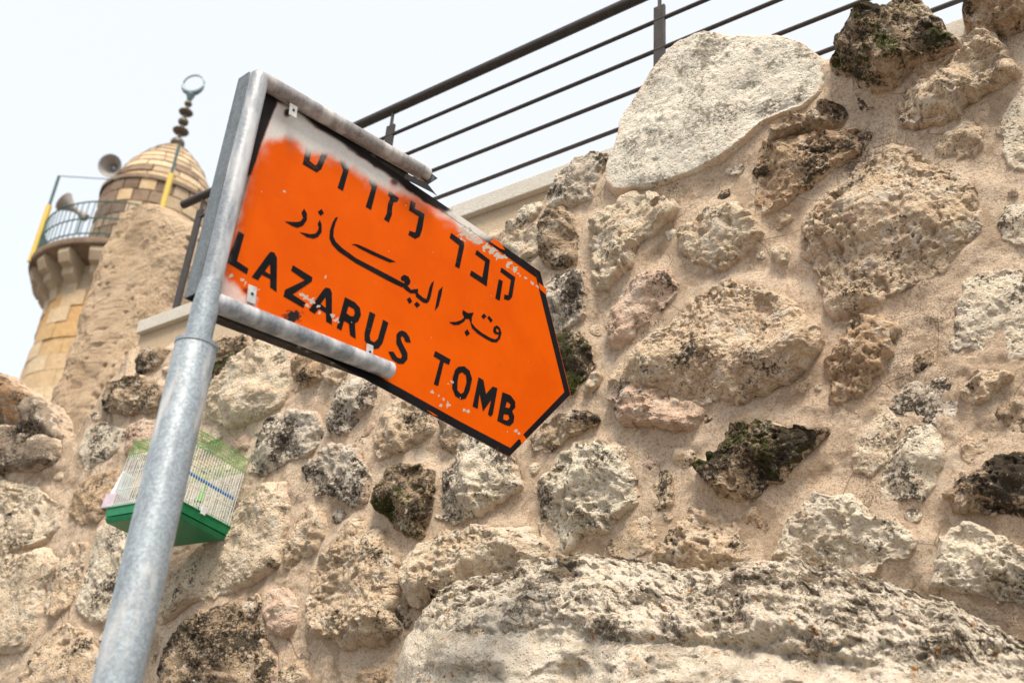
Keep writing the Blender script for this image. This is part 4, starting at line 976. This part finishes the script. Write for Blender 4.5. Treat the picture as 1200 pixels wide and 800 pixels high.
zb = vz(345); pm = pxm(345)
RT = 88 * pm; zdeck = vz(342); RB = 118 * pm; zt0 = zdeck - .95
print('minaret', RT, RB, zdeck, pm)
mb = MB(); mb.lathe((0, 0, 0), [(RT * 1.12 - .03, 0), (RT - .03, zdeck)], 64); mb.build('tower_core', M['joint'], mroot, smooth=True)
nc = 11; hc = .34; zz = zt0 + .1
for c in range(nc):
    z1 = zz - c * hc; z0 = z1 - hc; rr = RT * (1 + .12 * (1 - z0 / zdeck))
    ringblocks(rr, rr - .004, z0, z1, 18, (c % 2) * PI / 18 + c * .37, [M['ashlar'], M['ashlar_orange']], pick=(lambda i, a, c=c: 1 if (c < 4 and random.random() < .45) or random.random() < .12 else 0))
# balcony: slab, corbels, railing
mb = MB(); mb.lathe((0, 0, 0), [(RT - .05, zdeck - .30), (RB - .10, zdeck - .12), (RB - .02, zdeck - .11), (RB, zdeck - .06), (RB, zdeck), (RT * .6, zdeck + .01)], 64); mb.build('balcony_slab', M['drum_dark'], mroot, smooth=True)
for i in range(18):
    a = 2 * PI * i / 18 + .12; er = Vector((math.cos(a), math.sin(a), 0)); et = Vector((-math.sin(a), math.cos(a), 0)); Zq = Vector((0, 0, 1))
    mb = MB(); wv = .13
    prof = [(RT - .05, -.14), (RB - .09, -.14), (RB - .07, -.24), (RB - .15, -.42), (RB - .28, -.46), (RB - .30, -.60), (RT + .06, -.72), (RT + .02, -.95), (RT - .05, -.95)]
    f = [mb.bm.verts.new(er * r_ + Zq * (zdeck + z_) + et * wv) for r_, z_ in prof]; b = [mb.bm.verts.new(er * r_ + Zq * (zdeck + z_) - et * wv) for r_, z_ in prof]
    mb.bm.faces.new(f); mb.bm.faces.new(b[::-1])
    for j in range(len(f)): mb.bm.faces.new((f[j], b[j], b[(j + 1) % len(f)], f[(j + 1) % len(f)]))
    mb.build('corbel', M['joint'], mroot, bevel=.012)
hr = 48 * pm
mb = MB(); n = 96
for i in range(n):
    a = 2 * PI * i / n; p = Vector(((RB - .06) * math.cos(a), (RB - .06) * math.sin(a), zdeck)); mb.tube([p, p + Vector((0, 0, hr))], .011, 4, False)
for zq in (.12, hr * .55, hr): mb.tube([Vector(((RB - .06) * math.cos(a), (RB - .06) * math.sin(a), zdeck + zq)) for a in np.linspace(0, 2 * PI, 65)], .016, 5, False)
mb.build('balcony_railing', M['teal'], mroot, kind='stuff')
cam_a = math.atan2(-MY, -MX)                       # direction from the tower to the camera
lft = cam_a - PI / 2
def at_ring(a, r, z): return Vector((r * math.cos(a), r * math.sin(a), z))
for da, hgt in ((-1.42, 1.25), (.02, 1.7), (1.5, 1.2), (2.9, 1.2)):
    a = cam_a + da; p = at_ring(a, RB - .02, zdeck - .1); mb = MB(); mb.tube([p, p + Vector((0, 0, hgt + .1))], .06, 8); y = mb.build('balcony_post', M['yellow'], mroot, smooth=True)
    q = at_ring(a, RB - .02, zdeck + hgt); mb = MB(); mb.tube([q, q + Vector((0, 0, .75))], .03, 6); mb.build('rod', M['teal'], y)
p1 = at_ring(cam_a - 1.42, RB - .02, zdeck + 2.0); p2 = at_ring(cam_a - .7, RT * .85, zdeck + 1.9)
mb = MB(); mb.tube([p1, p2], .010, 5); mb.build('cable', M['teal'], mroot)
# drum and dome
RD = 68 * pm
zd1 = vz(246); hd = (zd1 - zdeck) / 7
mb = MB(); mb.lathe((0, 0, 0), [(RD - .05, zdeck - .1), (RD - .05, zd1)], 64); mb.build('drum_core', M['joint'], mroot, smooth=True)
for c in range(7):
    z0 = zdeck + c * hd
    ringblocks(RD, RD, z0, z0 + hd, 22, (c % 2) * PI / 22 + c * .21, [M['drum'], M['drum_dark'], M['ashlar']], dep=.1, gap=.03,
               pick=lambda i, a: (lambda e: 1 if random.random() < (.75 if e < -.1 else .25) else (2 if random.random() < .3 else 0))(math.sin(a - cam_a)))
zap = vz(171)
prof = [(RD * 1.03, zd1 - .02), (RD * 1.03, zd1 + .07), (RD * .90, zd1 + .10)]
H = zap - zd1 - .10
dome = []
for k in range(0, 9):
    u = k / 9; dome.append((RD * .90 * max(0, 1 - u ** 1.65) ** .72, zd1 + .10 + H * u))
dome.append((.10, zap))
mb = MB(); mb.lathe((0, 0, 0), prof, 64, False); mb.build('cornice', M['drum_dark'], mroot, smooth=True)
mb = MB(); mb.lathe((0, 0, 0), [(max(.02, r_ - .045), z_) for r_, z_ in dome], 64); mb.build('dome_core', M['joint'], mroot, smooth=True)
for c in range(9):
    (r0_, z0_), (r1_, z1_) = dome[c], dome[c + 1]
    if r1_ < .12: r1_ = .12
    n = max(6, int(2 * PI * r0_ / .55))
    ringblocks(r0_, r1_, z0_, z1_, n, c * .6, [M['drum'], M['drum_dark'], M['ashlar']], name='dome_stone', dep=.09, gap=.028, pick=lambda i, a: random.choice([0, 0, 1, 2, 2]))
# finial
def fz(y): return vz(y)
zr = zap; zf = fz(122); nb_ = [(.15, 168), (.175, 154), (.11, 143), (.155, 132), (.08, 122)]
mb = MB(); mb.lathe((0, 0, 0), [(.045, zap - .1), (.04, fz(112))], 12); fin = mb.build('finial_rod', M['finial'], mroot, smooth=True)
for (rb_, y_) in nb_:
    z = fz(y_); fl = .40 if rb_ > .153 else .85
    mb = MB(); mb.lathe((0, 0, z), [(rb_ * math.cos(t) + .01, rb_ * fl * math.sin(t)) for t in np.linspace(-PI / 2 * .95, PI / 2 * .95, 9)], 20); mb.build('finial_bead', M['finial'], fin, smooth=True)
mb = MB(); mb.lathe((0, 0, 0), [(.05, fz(118)), (.10, fz(112)), (.06, fz(109))], 14); mb.build('finial_socket', M['ring'], fin, smooth=True)
zc = fz(99); rr = .27
mb = MB(); er = Vector((math.cos(cam_a + 1.1), math.sin(cam_a + 1.1), 0))
# closed crescent: a ring thicker at its foot
pts = [Vector((0, 0, zc)) + er * (rr * math.sin(t)) * .92 + Vector((0, 0, -rr * math.cos(t))) for t in np.linspace(0, 2 * PI, 41)]
rad = [.020 + .045 * max(0, math.cos(t)) for t in np.linspace(0, 2 * PI, 41)]
mb = MB(); mb.tube(pts, rad, 8, False); mb.build('crescent_ring', M['ring'], fin, smooth=True)
# two horn loudspeakers
def horn(px, py, dist, aim, label, L=.5, r=.27):
    v = ray(px, py); loc = CAM + v * (dist / np.hypot(v[0], v[1]))
    root = tag(empty('loudspeaker', loc.tolist()), label, 'loudspeaker', 'horn loudspeakers on the minaret')
    d = Vector(aim).normalized(); a = Vector((0, 0, 0))
    prof = [(-.32, .05), (-.30, .09), (-.15, .09), (-.14, .05), (0, .06), (.12, .11), (.22, .17), (.30, r)]
    mb = MB(); mb.tube([d * (t * L / .5) for t, _ in prof], [q_ for _, q_ in prof], 28, False); 
    mb.tube([d * (t * L / .5) for t, _ in prof[4:]], [q_ - .012 for _, q_ in prof[4:]], 28, False); mb.tube([d * (.30 * L / .5 - .004), d * (.30 * L / .5 + .01)], r + .01, 28, False); mb.build('bell', M['horn'], root, smooth=True)
    mb = MB(); mb.tube([d * (-.02), d * (.08), d * .16], [.05, .055, .01], 14); mb.build('driver_core', M['white_plastic'], root, smooth=True)
    mb = MB(); mb.tube([d * (-.2), d * (-.2) + Vector((0, 0, -.45))], .02, 6); mb.build('bracket', M['teal'], root)
tc = Vector((-MX, -MY, 0)).normalized()
lf = Vector((-tc.y, tc.x, 0)); lf = lf if lf.dot(Vector((-1, 0, 0))) > 0 else -lf
horn(136, 199, MD - .2, tc * .9 + lf * .45 + Vector((0, 0, -.35)), 'grey horn loudspeaker facing out beside the minaret dome', r=.25)
horn(88, 246, MD + .2, lf * .8 + tc * -.15 + Vector((0, 0, .45)), 'grey horn loudspeaker on the balcony rail of the minaret', r=.22)
print('verts', sum(len(o.data.vertices) for o in bpy.data.objects if o.type == 'MESH'))
